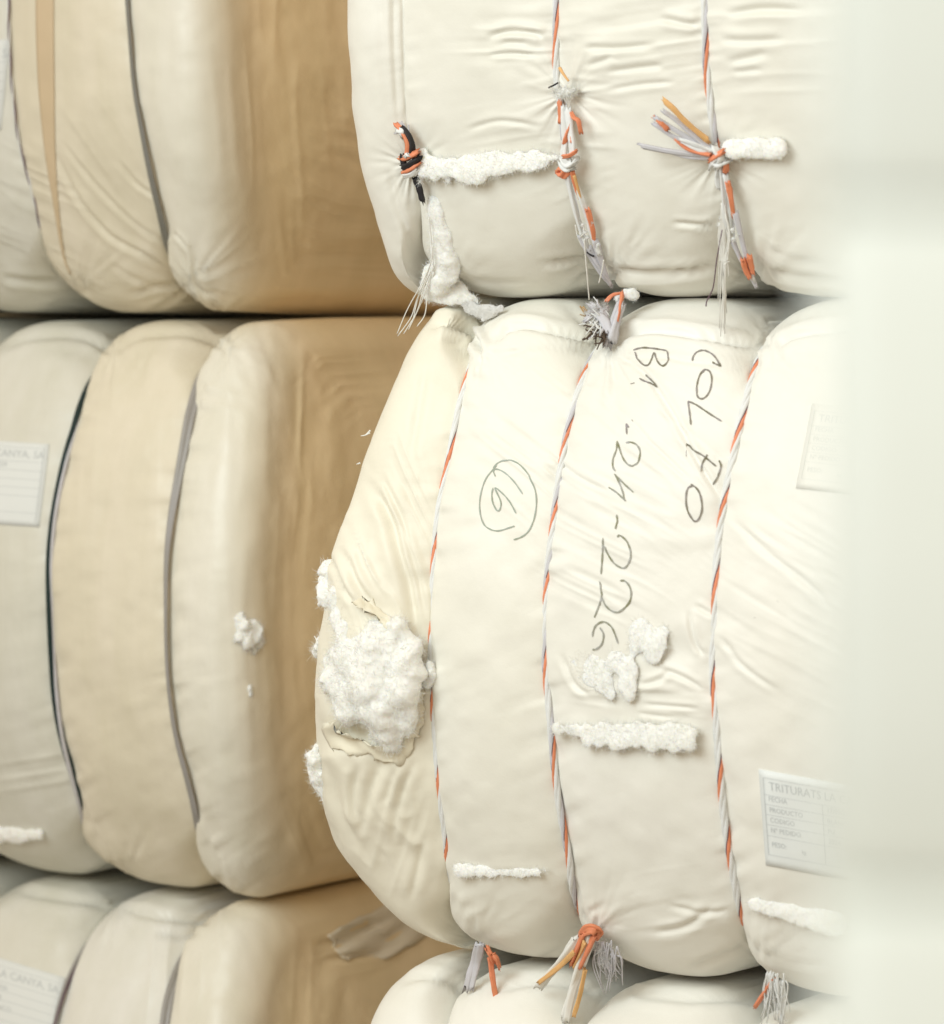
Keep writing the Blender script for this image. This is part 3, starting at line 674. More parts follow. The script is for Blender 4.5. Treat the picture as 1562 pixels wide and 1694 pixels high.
cotton(RM, strip(760, 1440, 890, 1444, 14, 10, 16, 1.5, .001, 5)+[(752, 1435, 7, 0), (902, 1441, 5, 0)], flat=.32, amp=.07, nf=160, fl=.008, seed=18, vox=.0018, grain=.5)
cotton(RM, strip(1245, 1496, 1380, 1528, 14, 24, 14, 2, .002, 6), flat=.26, amp=.07, nf=150, fl=.010, seed=19, vox=.002, grain=.6)
# upper bale
cotton(RT, strip(705, 276, 790, 280, 22, 26, 7, 4, .006, 7)+strip(790, 274, 900, 265, 26, 18, 9, 4, .006, 8)+strip(905, 263, 940, 256, 13, 5, 4, 1, .002, 9)+[(700, 255, 12, .0), (720, 292, 12, .006), (740, 298, 10, .006), (695, 300, 6, .006)], flat=.28, amp=.09, nf=460, fl=.011, seed=20, vox=.002, label='long cotton roll tied to the knot', grain=.7)
cotton(RT, strip(1208, 246, 1285, 246, 17, 20, 8, 3, .008, 10)+[(1292, 246, 12, .008)], flat=.55, amp=.08, nf=140, fl=.009, seed=21, vox=.002, grain=.6)
cotton(RT, [(716, 334, 15, -.005), (722, 354, 18, -.006), (728, 376, 22, -.007), (732, 398, 26, -.008), (735, 420, 29, -.008), (738, 442, 33, -.009), (724, 460, 31, -.012), (712, 478, 24, -.022), (735, 478, 28, -.014), (752, 484, 24, -.012), (770, 492, 16, -.012), (785, 500, 13, -.015)], flat=.26, amp=.11, nf=400, fl=.010, chain=True, seed=22, vox=.0022, label='cotton spilling from the lower corner', grain=.6)
cotton(RT, [(775, 508, 13, -.01), (795, 514, 15, -.005), (815, 515, 13, -.005), (800, 525, 9, 0), (828, 508, 8, -.005)], name='rag', m='cotton_grey', flat=.5, amp=.3, nf=60, fl=.007, chain=True, seed=23, vox=.0018, label='grey rag caught in the joint', grain=.5)
# left bales
def sidepos(b, px, py): return b.hit(px, py)
def cotton_at(b, spots, **k):                   # same, on the side cloth
    old = b.face; b.face = lambda x, y, off=0.0: b.hit(x, y, off)
    r = cotton(b, spots, **k); b.face = old; return r
cotton_at(LM, [(398, 1030, 20, .0), (415, 1045, 22, .002), (405, 1060, 17, .002), (428, 1060, 13, 0), (388, 1050, 12, 0), (420, 1074, 9, 0)], flat=.5, amp=.3, nf=200, fl=.010, seed=24, vox=.0022, grain=.5)
cotton_at(LM, [(412, 1138, 8, .0), (414, 1146, 7, .0)], flat=.8, amp=.3, nf=30, fl=.006, seed=25, vox=.0016, grain=.5)
cotton(LM, strip(-20, 1381, 66, 1381, 17, 12, 9, 2, .004, 11), flat=.6, amp=.15, nf=120, fl=.008, seed=26, vox=.002, grain=.6)

# ------------------------------------------------------------------ knots, tassels and threads
def path3(b, pts, n=22): return wrld(b, smooth_path([b.face(*p) for p in pts], n))
def strand_tube(mb, pts, r0, r1, flat, seed):
    rnd = np.random.default_rng(seed); n, k_ = len(pts), 14; base = len(mb.v); up = np.array([0, -1, .1]); jag = rnd.uniform(-1.2, 2.6, k_); jag0 = rnd.uniform(-1.2, 1.4, k_)
    ph, tw = rnd.uniform(0, 6), rnd.uniform(.01, .05)
    for i, p in enumerate(pts):
        t_ = pts[min(i+1, n-1)]-pts[max(i-1, 0)]; t_ = t_/(np.linalg.norm(t_)+1e-12); x = np.cross(t_, up); x /= np.linalg.norm(x)+1e-12; y = np.cross(x, t_); up = y
        r = (r0+(r1-r0)*i/(n-1))*(1+.05*math.sin(i*.5+ph)+.015*rnd.normal())
        for q in range(k_):
            a = 2*PI*q/k_; rr = r*(1+.26*math.cos(3*a+ph+tw*i*2)+.12*math.cos(5*a-tw*i*3)); w_ = p+x*math.cos(a)*rr+y*math.sin(a)*rr*flat
            if i == n-1: w_ = w_+t_*jag[q]*r
            if i == 0: w_ = w_-t_*jag0[q]*r
            mb.v.append(w_)
    for i in range(n-1):
        for q in range(k_): a = base+i*k_+q; c = base+i*k_+(q+1) % k_; mb.f.append((a, c, c+k_, a+k_))
    for e, i in ((0, 0), (1, n-1)):
        c = len(mb.v); mb.v.append(np.mean(mb.v[base+i*k_:base+i*k_+k_], axis=0))
        for q in range(k_): a = base+i*k_+q; d = base+i*k_+(q+1) % k_; mb.f.append((d, a, c) if e == 0 else (a, d, c))
def cord(b, parent, name, m, paths, r0, r1=None, flat=1.0, sides=6, n=22):
    r1 = r0 if r1 is None else r1
    if len(paths) <= 9:
        for p in paths:
            mb = MB()
            if r0 >= .0028: strand_tube(mb, path3(b, p, 30), r0, r1, flat, int(p[0][0]+p[-1][1]))
            else: mb.tube(path3(b, p, n), r0, r1, sides, flat)
            o = mb.build(name, m, parent)
        return o
    mb = MB()
    for p in paths: mb.tube(path3(b, p, n), r0, r1, sides, flat)
    o = mb.build(name, m, parent); o['kind'] = 'stuff'; return o
def loopknot(b, parent, m, cx, cy, rx, ry, tilt, off, rad, turns=1, name='knot', squash=.7):
    mb = MB(); pts = []
    for i in range(int(26*turns)+1):
        a = 2*PI*i/26; x = rx*math.cos(a); z_ = math.sin(a); y = ry*z_*.5
        c, s_ = math.cos(tilt), math.sin(tilt); wob = 1.5*math.sin(a*1.5)
        pts.append(b.face(cx+x*c-y*s_+wob, cy+x*s_+y*c+i/26*ry*.6, off+z_*squash*.011))
    mb.tube(wrld(b, pts), rad, rad, 8); return mb.build(name, m, parent)
# upper bale, left knot: orange and black
k = cord(RT, r_t1, 'knot', 'orange', [[(656, 207, .006), (663, 214, .010), (671, 226, .014), (676, 240, .016), (674, 256, .016)], [(662, 262, .008), (672, 262, .016), (684, 256, .018), (690, 252, .012)], [(668, 284, .012), (678, 280, .018), (690, 271, .014)]], .0042)
cord(RT, r_t1, 'knot', 'dark', [[(665, 210, .008), (674, 222, .012), (681, 238, .014), (681, 254, .014)], [(667, 276, .014), (677, 272, .019), (689, 264, .016)], [(666, 258, .012), (668, 268, .012)], [(689, 296, .004), (695, 312, .003), (699, 330, .002)]], .0044)
cord(RT, r_t1, 'knot', 'white', [[(669, 290, .012), (680, 288, .016), (690, 280, .014)], [(658, 217, .012), (664, 217, .014), (666, 221, .014)], [(670, 257, .02), (674, 258, .02)]], .0040)
cord(RT, r_t1, 'knot', 'orange', [[(686, 246, .006), (690, 254, .010), (692, 262, .010)]], .002)
cord(RT, r_t1, 'frayed_end', 'lilac', [[(660, 202, .006), (668, 208, .006), (674, 222, .008)], [(664, 200, .006), (672, 212, .006)], [(676, 206, .006), (677, 222, .008)], [(652, 221, .008), (660, 220, .008)]], .0012)
# upper bale, second seam: loose rope with a knot
cord(RT, r_t2, 'knot', 'white', [[(933, 175, .006), (934, 205, .010), (935, 235, .014), (933, 255, .018), (937, 268, .020), (946, 270, .018)], [(940, 180, .006), (944, 215, .012), (948, 245, .016), (945, 262, .018)], [(929, 262, .016), (938, 274, .022), (950, 266, .018)], [(927, 270, .014), (936, 280, .018), (946, 278, .016)]], .0044)
cord(RT, r_t2, 'knot', 'orange', [[(932, 258, .022), (941, 257, .024), (950, 252, .020)], [(945, 186, .006), (949, 195, .014), (956, 200, .016), (960, 216, .014)], [(944, 205, .010), (938, 222, .016), (934, 236, .016)], [(943, 218, .012), (945, 236, .016)], [(922, 284, .014), (926, 279, .018), (932, 282, .018), (928, 290, .018), (922, 285, .014)], [(926, 288, .014), (934, 292, .014), (942, 284, .014)], [(926, 166, .004), (927, 182, .006), (927, 200, .006)]], .0030)
cord(RT, r_t2, 'loose_strand', 'white', [[(938, 286, .010), (944, 315, .008), (952, 350, .008), (962, 385, .006), (972, 410, .004)], [(950, 300, .010), (962, 330, .008), (972, 360, .006), (980, 390, .006), (992, 420, .004)]], .0042, .003)
cord(RT, r_t2, 'loose_strand', 'orange', [[(946, 284, .014), (952, 305, .012), (958, 325, .010)], [(972, 346, .010), (976, 362, .010), (981, 382, .008), (983, 402, .006)]], .0042, .0022)
cord(RT, r_t2, 'loose_strand', 'amber', [[(950, 290, .016), (957, 315, .012), (963, 338, .009)], [(926, 112, .010), (932, 122, .014), (941, 134, .014)]], .0026, .0016)
cord(RT, r_t2, 'loose_strand', 'lilac', [[(960, 390, .006), (975, 420, .004), (995, 452, .0), (1010, 472, -.006)], [(975, 412, .004), (992, 440, .002), (1011, 470, -.006)], [(985, 400, .006), (998, 440, .0), (1012, 474, -.008)]], .0052, .002, .5)
cord(RT, r_t2, 'loose_strand', 'dark', [[(908, 145, .006), (916, 141, .008), (923, 137, .010)], [(971, 417, .008), (978, 422, .008), (983, 424, .006)]], .0014)
cord(RT, r_t2, 'hanging_thread', 'thread', [[(967, 395, .012), (969, 425, .012), (972, 460, .012), (975, 496, .010)], [(999, 430, .008), (996, 448, .008), (991, 468, .008)], [(965, 370, .01), (966, 385, .012), (960, 392, .012)], [(952, 372, .008), (956, 392, .008), (963, 408, .006)]], .0010)
cotton(RT, [(964, 372, 4, .01), (967, 384, 5, .012), (961, 388, 4, .01), (980, 368, 3, .01), (989, 405, 4, .006), (972, 393, 4, .01)], name='lint', parent=r_t2, flat=.9, amp=.4, nf=40, fl=.006, seed=31, vox=.0012, grain=.2)
cotton(RT, [(918, 152, 7, .006), (930, 154, 9, .008), (942, 155, 9, .006), (950, 150, 7, .002), (935, 148, 7, .006)], name='lint', parent=r_t2, flat=.7, amp=.35, nf=110, fl=.010, seed=32, vox=.0015, grain=.35)
# upper bale, third seam: knot with a fanned tassel
cord(RT, r_t3, 'knot', 'white', [[(1181, 240, .012), (1184, 250, .018), (1192, 262, .018), (1186, 274, .014)], [(1178, 262, .012), (1187, 272, .018), (1197, 268, .014)], [(1196, 252, .010), (1186, 262, .018), (1180, 272, .012)]], .0050)
cord(RT, r_t3, 'knot', 'orange', [[(1176, 265, .016), (1185, 259, .022), (1195, 252, .018)], [(1199, 266, .010), (1201, 274, .012), (1200, 284, .008)]], .0040)
cord(RT, r_t3, 'tassel', 'lilac', [[(1180, 256, .014), (1150, 240, .022), (1115, 226, .030), (1085, 206, .038)], [(1180, 254, .014), (1145, 232, .024), (1110, 210, .032), (1088, 196, .042)], [(1180, 258, .014), (1140, 254, .018), (1100, 248, .024), (1061, 240, .030)], [(1180, 260, .014), (1140, 258, .016), (1105, 250, .02), (1070, 244, .026)], [(1180, 252, .014), (1150, 226, .024), (1120, 200, .034), (1100, 186, .04)]], .0040, .0030, .6)
cord(RT, r_t3, 'tassel', 'orange', [[(1178, 256, .018), (1155, 252, .024), (1135, 245, .028), (1120, 233, .030)], [(1104, 214, .036), (1096, 206, .040), (1084, 196, .042)]], .0036, .0024)
cord(RT, r_t3, 'tassel', 'amber', [[(1172, 232, .02), (1150, 214, .028), (1130, 196, .036), (1115, 180, .042), (1100, 167, .046)]], .0040, .0034)
cord(RT, r_t3, 'tassel', 'white', [[(1178, 250, .018), (1150, 238, .026), (1125, 230, .030)], [(1178, 254, .016), (1152, 246, .024), (1130, 236, .028)]], .0036, .002)
cord(RT, r_t3, 'loose_strand', 'white', [[(1190, 272, .008), (1186, 292, .006), (1188, 310, .006)], [(1192, 272, .008), (1197, 320, .008), (1200, 360, .008), (1206, 390, .006)], [(1200, 290, .008), (1212, 340, .008), (1226, 390, .004), (1236, 430, .002), (1246, 462, -.002)]], .0036, .0028)
cord(RT, r_t3, 'loose_strand', 'orange', [[(1204, 304, .010), (1209, 325, .012), (1214, 355, .008)], [(1229, 430, .010), (1233, 445, .010), (1240, 458, .006)], [(1240, 424, .008), (1244, 440, .006), (1246, 452, .004)]], .0040, .0030)
cord(RT, r_t3, 'loose_strand', 'lilac', [[(1212, 398, .008), (1224, 425, .006), (1238, 450, .002), (1250, 474, -.006)], [(1218, 350, .008), (1228, 395, .006), (1240, 440, .002), (1252, 474, -.006)]], .0036, .002, .5)
th = []
rt = random.Random(8)
for i in range(22):
    x = 1192+rt.uniform(-5, 16); e = 1192+rt.uniform(-4, 16); yl = rt.uniform(420, 520) if i < 17 else rt.uniform(530, 560)
    th.append([(1196+rt.uniform(-3, 4), 345+rt.uniform(-10, 20), .010), (x, 390, .012), (x*.5+e*.5+rt.uniform(-3, 3), 430, .014), (e, yl, .018)])
cord(RT, r_t3, 'hanging_thread', 'thread', th, .0009, .0007, 1, 4, 12)
cord(RT, r_t3, 'hanging_thread', 'plum', [[(1195, 380, .012), (1186, 430, .014), (1180, 475, .016), (1170, 497, .018), (1168, 507, .018)]], .0009)
cotton(RT, [(1194, 362, 4, .008), (1190, 372, 4, .008), (1212, 380, 5, .01), (1213, 395, 5, .01), (1220, 388, 3, .01)], name='lint', parent=r_t3, flat=.9, amp=.4, nf=40, fl=.006, seed=33, vox=.0012, grain=.2)
# threads hanging from the lower left corner of the upper bale
cord(RT, RT.root, 'hanging_thread', 'thread', [[(716, 405, .006), (714, 430, .008), (700, 465, .012), (675, 510, .016), (657, 552, .018)], [(714, 430, .006), (705, 460, .010), (690, 495, .014), (680, 525, .014), (658, 556, .016)], [(718, 440, .004), (706, 475, .008), (695, 505, .012), (676, 545, .012)], [(712, 450, .004), (700, 480, .010), (690, 515, .012), (668, 552, .014)], [(718, 450, .004), (708, 485, .006), (703, 520, .010), (690, 540, .010)], [(710, 360, .004), (714, 400, .004), (718, 450, .0)], [(705, 470, .004), (693, 490, .01), (683, 530, .012)]], .0010, .0007, 1, 4, 18)
# middle bale, frayed knot at the top of the second seam
cord(RM, r_m2, 'knot', 'lilac', [[(1004, 570, .004), (1010, 545, .010), (1018, 520, .012), (1026, 500, .006)], [(1012, 560, .008), (1020, 530, .014), (1030, 505, .012)], [(1008, 550, .012), (1000, 530, .020), (985, 520, .024), (972, 528, .026)], [(1006, 545, .012), (995, 515, .020), (980, 505, .024)]], .0068, .0045, .6)
cord(RM, r_m2, 'knot', 'orange', [[(1004, 498, .010), (1014, 488, .014), (1028, 484, .012)], [(1030, 484, .010), (1026, 510, .016), (1022, 530, .016)]], .0030, .0015)
rf = random.Random(17); a, c_, d_, e_ = [], [], [], []
for i in range(34):
    x, y = 1000+rf.uniform(-6, 8), 528+rf.uniform(-25, 22); an = rf.uniform(PI*0.72, PI*1.32); L_ = rf.uniform(14, 38)
    q = [(x, y, .012), (x+L_*.5*math.cos(an), y-L_*.5*math.sin(an), .020+rf.uniform(-.006, .010)), (x+L_*math.cos(an+rf.uniform(-.4, .4)), y-L_*math.sin(an)+rf.uniform(-4, 8), .026+rf.uniform(-.012, .014))]
    (a if i % 3 else c_).append(q)
cord(RM, r_m2, 'frayed_end', 'white', a, .0018, .0008, .7, 5, 8); cord(RM, r_m2, 'frayed_end', 'lilac', c_, .0030, .0010, .5, 5, 8)
for i in range(13):
    x, y = 1000+rf.uniform(-12, 6), 545+rf.uniform(-14, 14); an = rf.uniform(PI*0.95, PI*1.5); L_ = rf.uniform(14, 36)
    d_.append([(x, y, .014), (x+L_*.4*math.cos(an), y-L_*.4*math.sin(an)+3, .02), (x+L_*.7*math.cos(an)+rf.uniform(-4, 4), y-L_*.7*math.sin(an), .024), (x+L_*math.cos(an), y-L_*math.sin(an)+rf.uniform(-5, 5), .020)])
d_ += [[(988, 545, .018), (978, 552, .022), (970, 560, .022), (966, 562, .02)], [(988, 545, .018), (986, 560, .02), (986, 572, .02)]]
cord(RM, r_m2, 'dry_stalk', 'bark', d_, .0017, .0009, 1, 5, 10)
cotton(RM, [(965, 562, 3.4, .02), (968, 559, 2.6, .02)], name='seed_pod', m='bark', parent=r_m2, flat=1, amp=.2, nf=0, seed=35, vox=.001, grain=.2)
for i in range(10):
    e_.append([(972+rf.uniform(-2, 8), 520+rf.uniform(-3, 6), .016), (962+rf.uniform(-3, 3), 512+rf.uniform(-6, 10), .024)])
cord(RM, r_m2, 'straw', 'straw', e_, .0013, .0008, 1, 4, 4)
cotton(RM, [(1045, 488, 11, .004), (1052, 490, 8, .002), (1036, 486, 9, .006), (1022, 492, 9, .006)], name='lint', parent=r_m2, flat=.8, amp=.2, nf=60, fl=.006, seed=34, vox=.0015, grain=.4)
cotton(RM, [(980, 512, 7, .018), (990, 520, 9, .018), (998, 510, 8, .016), (974, 522, 5, .02)], name='lint', m='cotton_grey', parent=r_m2, flat=.8, amp=.5, nf=120, fl=.012, seed=36, vox=.0014, grain=.25)
# middle bale, tails under the lower edge
cord(RM, r_m2, 'knot', 'orange', [[(962, 1548, .010), (968, 1537, .016), (980, 1533, .018), (992, 1540, .014), (988, 1548, .014)], [(968, 1545, .018), (978, 1540, .022), (986, 1542, .020)]], .0050)
cord(RM, r_m2, 'tassel', 'thread', [[(955, 1552, .016), (940, 1575, .022), (915, 1605, .024), (890, 1632, .022)], [(950, 1555, .014), (932, 1585, .018), (900, 1628, .018)], [(978, 1560, .02), (958, 1610, .024), (945, 1650, .022), (938, 1684, .018)], [(975, 1550, .018), (960, 1590, .022), (942, 1650, .018), (932, 1682, .016)]], .0052, .0048, .5)
cord(RM, r_m2, 'tassel', 'amber', [[(950, 1575, .026), (925, 1600, .028), (893, 1625, .026)], [(968, 1560, .024), (950, 1600, .022)], [(968, 1605, .026), (958, 1650, .026), (950, 1678, .022)]], .0034, .0030)
cord(RM, r_m2, 'tassel', 'orange', [[(966, 1545, .02), (955, 1570, .024), (945, 1595, .024)], [(984, 1548, .02), (972, 1575, .026), (960, 1600, .026)]], .0040, .0028)
rf = random.Random(23); a = []
for i in range(26):
    x = 1000+rf.uniform(-15, 22); a.append([(x, 1560+rf.uniform(-4, 22), .012), (x+rf.uniform(-6, 12), 1590+rf.uniform(-5, 12), .016), (x+rf.uniform(-8, 22), 1605+rf.uniform(-6, 40), .012)])
cord(RM, r_m2, 'frayed_end', 'lilac', a, .0014, .0007, 1, 4, 8)
cotton(RM, [(995, 1568, 9, .010), (1005, 1578, 10, .008), (1015, 1588, 9, .004), (1000, 1590, 8, .006)], name='lint', m='cotton_grey', parent=r_m2, flat=.8, amp=.3, nf=120, fl=.016, seed=37, vox=.0018, grain=.3)
cord(RM, r_m1, 'tassel', 'lilac', [[(792, 1562, .006), (785, 1590, .012), (777, 1615, .016), (772, 1636, .018)], [(796, 1562, .006), (790, 1595, .012), (781, 1634, .016)]], .0050, .0040, .6)
cord(RM, r_m1, 'tassel', 'orange', [[(806, 1570, .006), (812, 1582, .012), (816, 1592, .012)], [(814, 1578, .008), (822, 1588, .012), (826, 1600, .010)], [(810, 1585, .01), (816, 1625, .014), (822, 1658, .014)]], .0044, .0030)
rf = random.Random(29); a = []
for i in range(30):
    x = 1275+rf.uniform(-8, 22); a.append([(x, 1612+rf.uniform(-8, 12), .008), (x+rf.uniform(-8, 8), 1640+rf.uniform(-8, 8), .016), (x+rf.uniform(-14, 20), 1672+rf.uniform(-20, 30), .016)])
cord(RM, r_m3, 'frayed_end', 'white', a, .0014, .0007, 1, 4, 8)
cord(RM, r_m3, 'tassel', 'orange', [[(1278, 1620, .008), (1266, 1640, .014), (1250, 1664, .014)]], .0034, .003)
cord(RM, r_m3, 'tassel', 'white', [[(1290, 1625, .008), (1296, 1660, .014), (1294, 1690, .014)]], .0040, .003)
# little wisps at the torn edge
cord(RM, RM.root, 'frayed_edge', 'thread', [[(612, 716, -.03), (604, 720, -.03), (597, 721, -.03)], [(613, 712, -.03), (606, 718, -.03)], [(596, 766, -.03), (590, 768, -.03)], [(525, 1060, -.03), (520, 1052, -.03)]], .0016, .0006, 1, 5, 6)

# ------------------------------------------------------------------ cloth pieces
def sheet(b, name, edge_a, edge_b, n, k_, off, m, lift=None, label=None, ragged=0.0, thick=.0012, seed=3, parent=None):
    A, B_ = smooth_path(edge_a, n), smooth_path(edge_b, n); V = []; nn = k_+1
    rows = []
    for i in range(n+1):
        for j in range(nn):
            t_ = j/k_; p = A[i]*(1-t_)+B_[i]*t_
            if ragged and j in (0, k_):
                p = p+np.array([fbm(np.array([p[0]*.09, p[1]*.09, seed+j]), seed, 3)*ragged, fbm(np.array([p[0]*.09, p[1]*.09, seed+9+j]), seed, 3)*ragged])
            o_ = off+(lift(i/n, t_) if lift else 0); rows.append((p, o_))
    top = [b.hit(p[0], p[1], o_) for p, o_ in rows]; bot = [b.hit(p[0], p[1], o_-thick) for p, o_ in rows]
    V = top+bot; Nn = len(top); f = []
    for i in range(n):
        for j in range(k_):
            a_ = i*nn+j; q = (a_, a_+1, a_+nn+1, a_+nn); f.append(q); f.append(tuple(Nn+x for x in q[::-1]))
    ring = [j for j in range(nn)]+[i*nn+k_ for i in range(1, n+1)]+[n*nn+j for j in range(k_-1, -1, -1)]+[i*nn for i in range(n-1, 0, -1)]
    for x, y in zip(ring, ring[1:]+ring[:1]): f.append((y, x, Nn+x, Nn+y))
    return mesh_obj(name, wrld(b, V), f, m, parent or b.root, True, label)
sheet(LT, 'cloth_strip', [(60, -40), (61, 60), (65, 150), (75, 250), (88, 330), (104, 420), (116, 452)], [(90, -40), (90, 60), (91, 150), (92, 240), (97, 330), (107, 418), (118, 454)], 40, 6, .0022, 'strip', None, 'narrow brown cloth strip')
sheet(LB, 'film_flap', [(540, 1548), (570, 1530), (610, 1512), (645, 1490), (670, 1478)], [(566, 1592), (600, 1584), (640, 1585), (680, 1566), (705, 1550)], 40, 14, .004, 'film', lambda a, b_: .003*math.sin(a*8+b_*9)+.002*math.sin(a*5-b_*17), 'crumpled pale film', 2)
def flap_lift(s_, t_): return .012*math.sin(PI*min(1, s_*1.2))*(t_**2)+.004*math.sin(s_*17+t_*4)*t_
def flap(edge_a, edge_b, seed, amp=.014, mat='cream', n=34, k_=9, rag=9):
    def lf(s_, t_): return amp*(t_**1.5)*(0.8+0.3*math.sin(s_*7+seed))+.0015*math.sin(s_*15+t_*5+seed)
    o = sheet(RM, 'torn_flap', edge_a, edge_b, n, k_, .003, mat, lf, None, rag, .0010, seed); 
    ca = o.data.color_attributes.new('tint', 'FLOAT_COLOR', 'POINT'); ca.data.foreach_set('color', np.tile([1.0, .955, .84, 1], len(o.data.vertices)))
    return o
flap([(600, 985), (635, 1012), (668, 1038), (690, 1075), (704, 1110)], [(586, 996), (622, 1020), (655, 1045), (679, 1080), (695, 1116)], 2, .014)
flap([(548, 1240), (580, 1248), (612, 1250), (650, 1262), (684, 1240)], [(540, 1198), (572, 1192), (602, 1212), (640, 1228), (690, 1196)], 5, .016)
flap([(700, 1100), (702, 1140), (704, 1180), (694, 1220)], [(690, 1098), (688, 1140), (690, 1180), (680, 1216)], 7, .014)

# ------------------------------------------------------------------ handwriting
def ink(b, name, m, strokes, scale, ox, oy, wid=.00125):
    groups = []
    for st in strokes:                           # strokes that touch belong to one sign
        x0, x1 = min(p[0] for p in st), max(p[0] for p in st); y0, y1 = min(p[1] for p in st), max(p[1] for p in st)
        for g in groups:
            if any(min(math.dist(p, q) for p in st for q in s2) < 26 for s2 in g): g.append(st); break
        else: groups.append([st])
    for g in groups: ink_sign(b, name, m, g, scale, ox, oy, wid)
def ink_sign(b, name, m, strokes, scale, ox, oy, wid):
    V, f = [], []
    for st in strokes:
        P = smooth_path([(ox+x/scale, oy+y/scale) for x, y in st], max(8, 5*len(st))) if len(st) > 2 else np.array([(ox+x/scale, oy+y/scale) for x, y in st])
        W = np.array([b.hit(x, y, .0012) for x, y in P[:, :2]]); base = len(V)
        for i in range(len(W)):
            t_ = W[min(i+1, len(W)-1)]-W[max(i-1, 0)]; t_ /= np.linalg.norm(t_)+1e-9
            sd = np.cross(t_, NRM); wv = wid*(0.75+0.45*abs(math.sin(i*0.35+len(V)*.1)))*(0.5 if i in (0, len(W)-1) else 1)
            V += [W[i]-sd*wv, W[i]+sd*wv]
        for i in range(len(W)-1): f.append((base+2*i, base+2*i+1, base+2*i+3, base+2*i+2))
    o = mesh_obj(name, wrld(b, V), f, m, b.root, False); return o
ink(RM, 'handwriting', 'ink', [
 [(768, 490), (775, 465), (795, 445), (825, 438), (860, 450), (890, 480), (912, 520), (890, 508), (872, 497)],
 [(805, 570), (820, 545), (840, 537), (860, 550), (868, 590), (860, 640), (840, 675), (815, 688), (795, 675), (790, 640), (795, 600), (810, 560), (830, 545)],
 [(760, 822), (755, 770), (745, 700)], [(745, 700), (790, 720), (850, 760), (918, 803)],
 [(738, 985), (735, 922)], [(735, 920), (790, 960), (840, 995), (890, 1035)], [(845, 975), (825, 1010), (808, 1065)], [(905, 1005), (915, 1035), (900, 1085), (875, 1130)],
 [(775, 1135), (745, 1150), (735, 1200), (742, 1260), (765, 1305), (785, 1320), (805, 1300), (818, 1250), (810, 1190), (790, 1150), (760, 1128)],
 [(463, 437), (510, 425), (570, 428), (635, 440)], [(470, 445), (490, 490), (525, 517), (550, 500), (570, 450), (585, 490), (615, 517), (640, 495), (642, 460), (635, 440)],
 [(495, 582), (540, 605), (588, 622)], [(588, 622), (560, 590), (527, 563)], [(450, 610), (470, 605)], [(430, 870), (428, 820), (440, 835)], [(455, 795), (460, 802)]],
 3.124, 900, 440)
ink(RM, 'handwriting', 'ink_pale', [
 [(425, 915), (450, 912), (480, 925), (498, 960), (490, 1010), (465, 1032), (435, 1025), (405, 985), (380, 905)], [(380, 905), (375, 950), (358, 1000), (358, 1040), (370, 1060)],
 [(365, 1075), (410, 1120), (465, 1170)], [(370, 1080), (395, 1130), (420, 1215)], [(335, 1145), (380, 1175), (425, 1215)], [(378, 1285), (380, 1320), (370, 1360)]],
 3.124, 900, 440)
ink(RM, 'handwriting', 'ink_pale', [
 [(425, 85), (440, 78), (475, 110), (493, 170), (480, 220), (455, 240), (415, 220), (385, 180), (360, 130)], [(355, 90), (352, 180), (345, 270)],
 [(440, 303), (465, 305), (490, 340), (493, 390), (470, 430), (430, 458), (395, 450), (365, 420), (345, 380)], [(338, 305), (345, 350), (348, 385), (330, 440), (312, 485)],
 [(430, 615), (415, 570), (395, 530), (360, 507), (325, 520), (308, 550), (303, 580)], [(340, 535), (358, 570), (350, 615), (325, 640), (303, 645)]],
 3.004, 880, 860)
ink(RM, 'handwriting', 'paleink', [
 [(1140, 930), (1170, 900), (1220, 885), (1280, 905), (1330, 960), (1370, 1040), (1382, 1120), (1370, 1210), (1340, 1280), (1300, 1315), (1255, 1332)],
 [(1160, 915), (1100, 990), (1070, 1080), (1065, 1170), (1085, 1240), (1120, 1272), (1170, 1282), (1230, 1265), (1260, 1255)],
 [(1152, 978), (1142, 945), (1165, 937), (1210, 960), (1260, 1010), (1305, 1075)],
 [(1140, 1040), (1132, 1080), (1140, 1130), (1165, 1170), (1182, 1150), (1180, 1110), (1150, 1040), (1200, 1080), (1240, 1130), (1268, 1185)]],
 3.389, 480, 500, .0010)
ink(RM, 'speck', 'ink', [[(1108, 484), (1111, 487)], [(1222, 405), (1225, 406)]], 3.004, 880, 860, .0010)

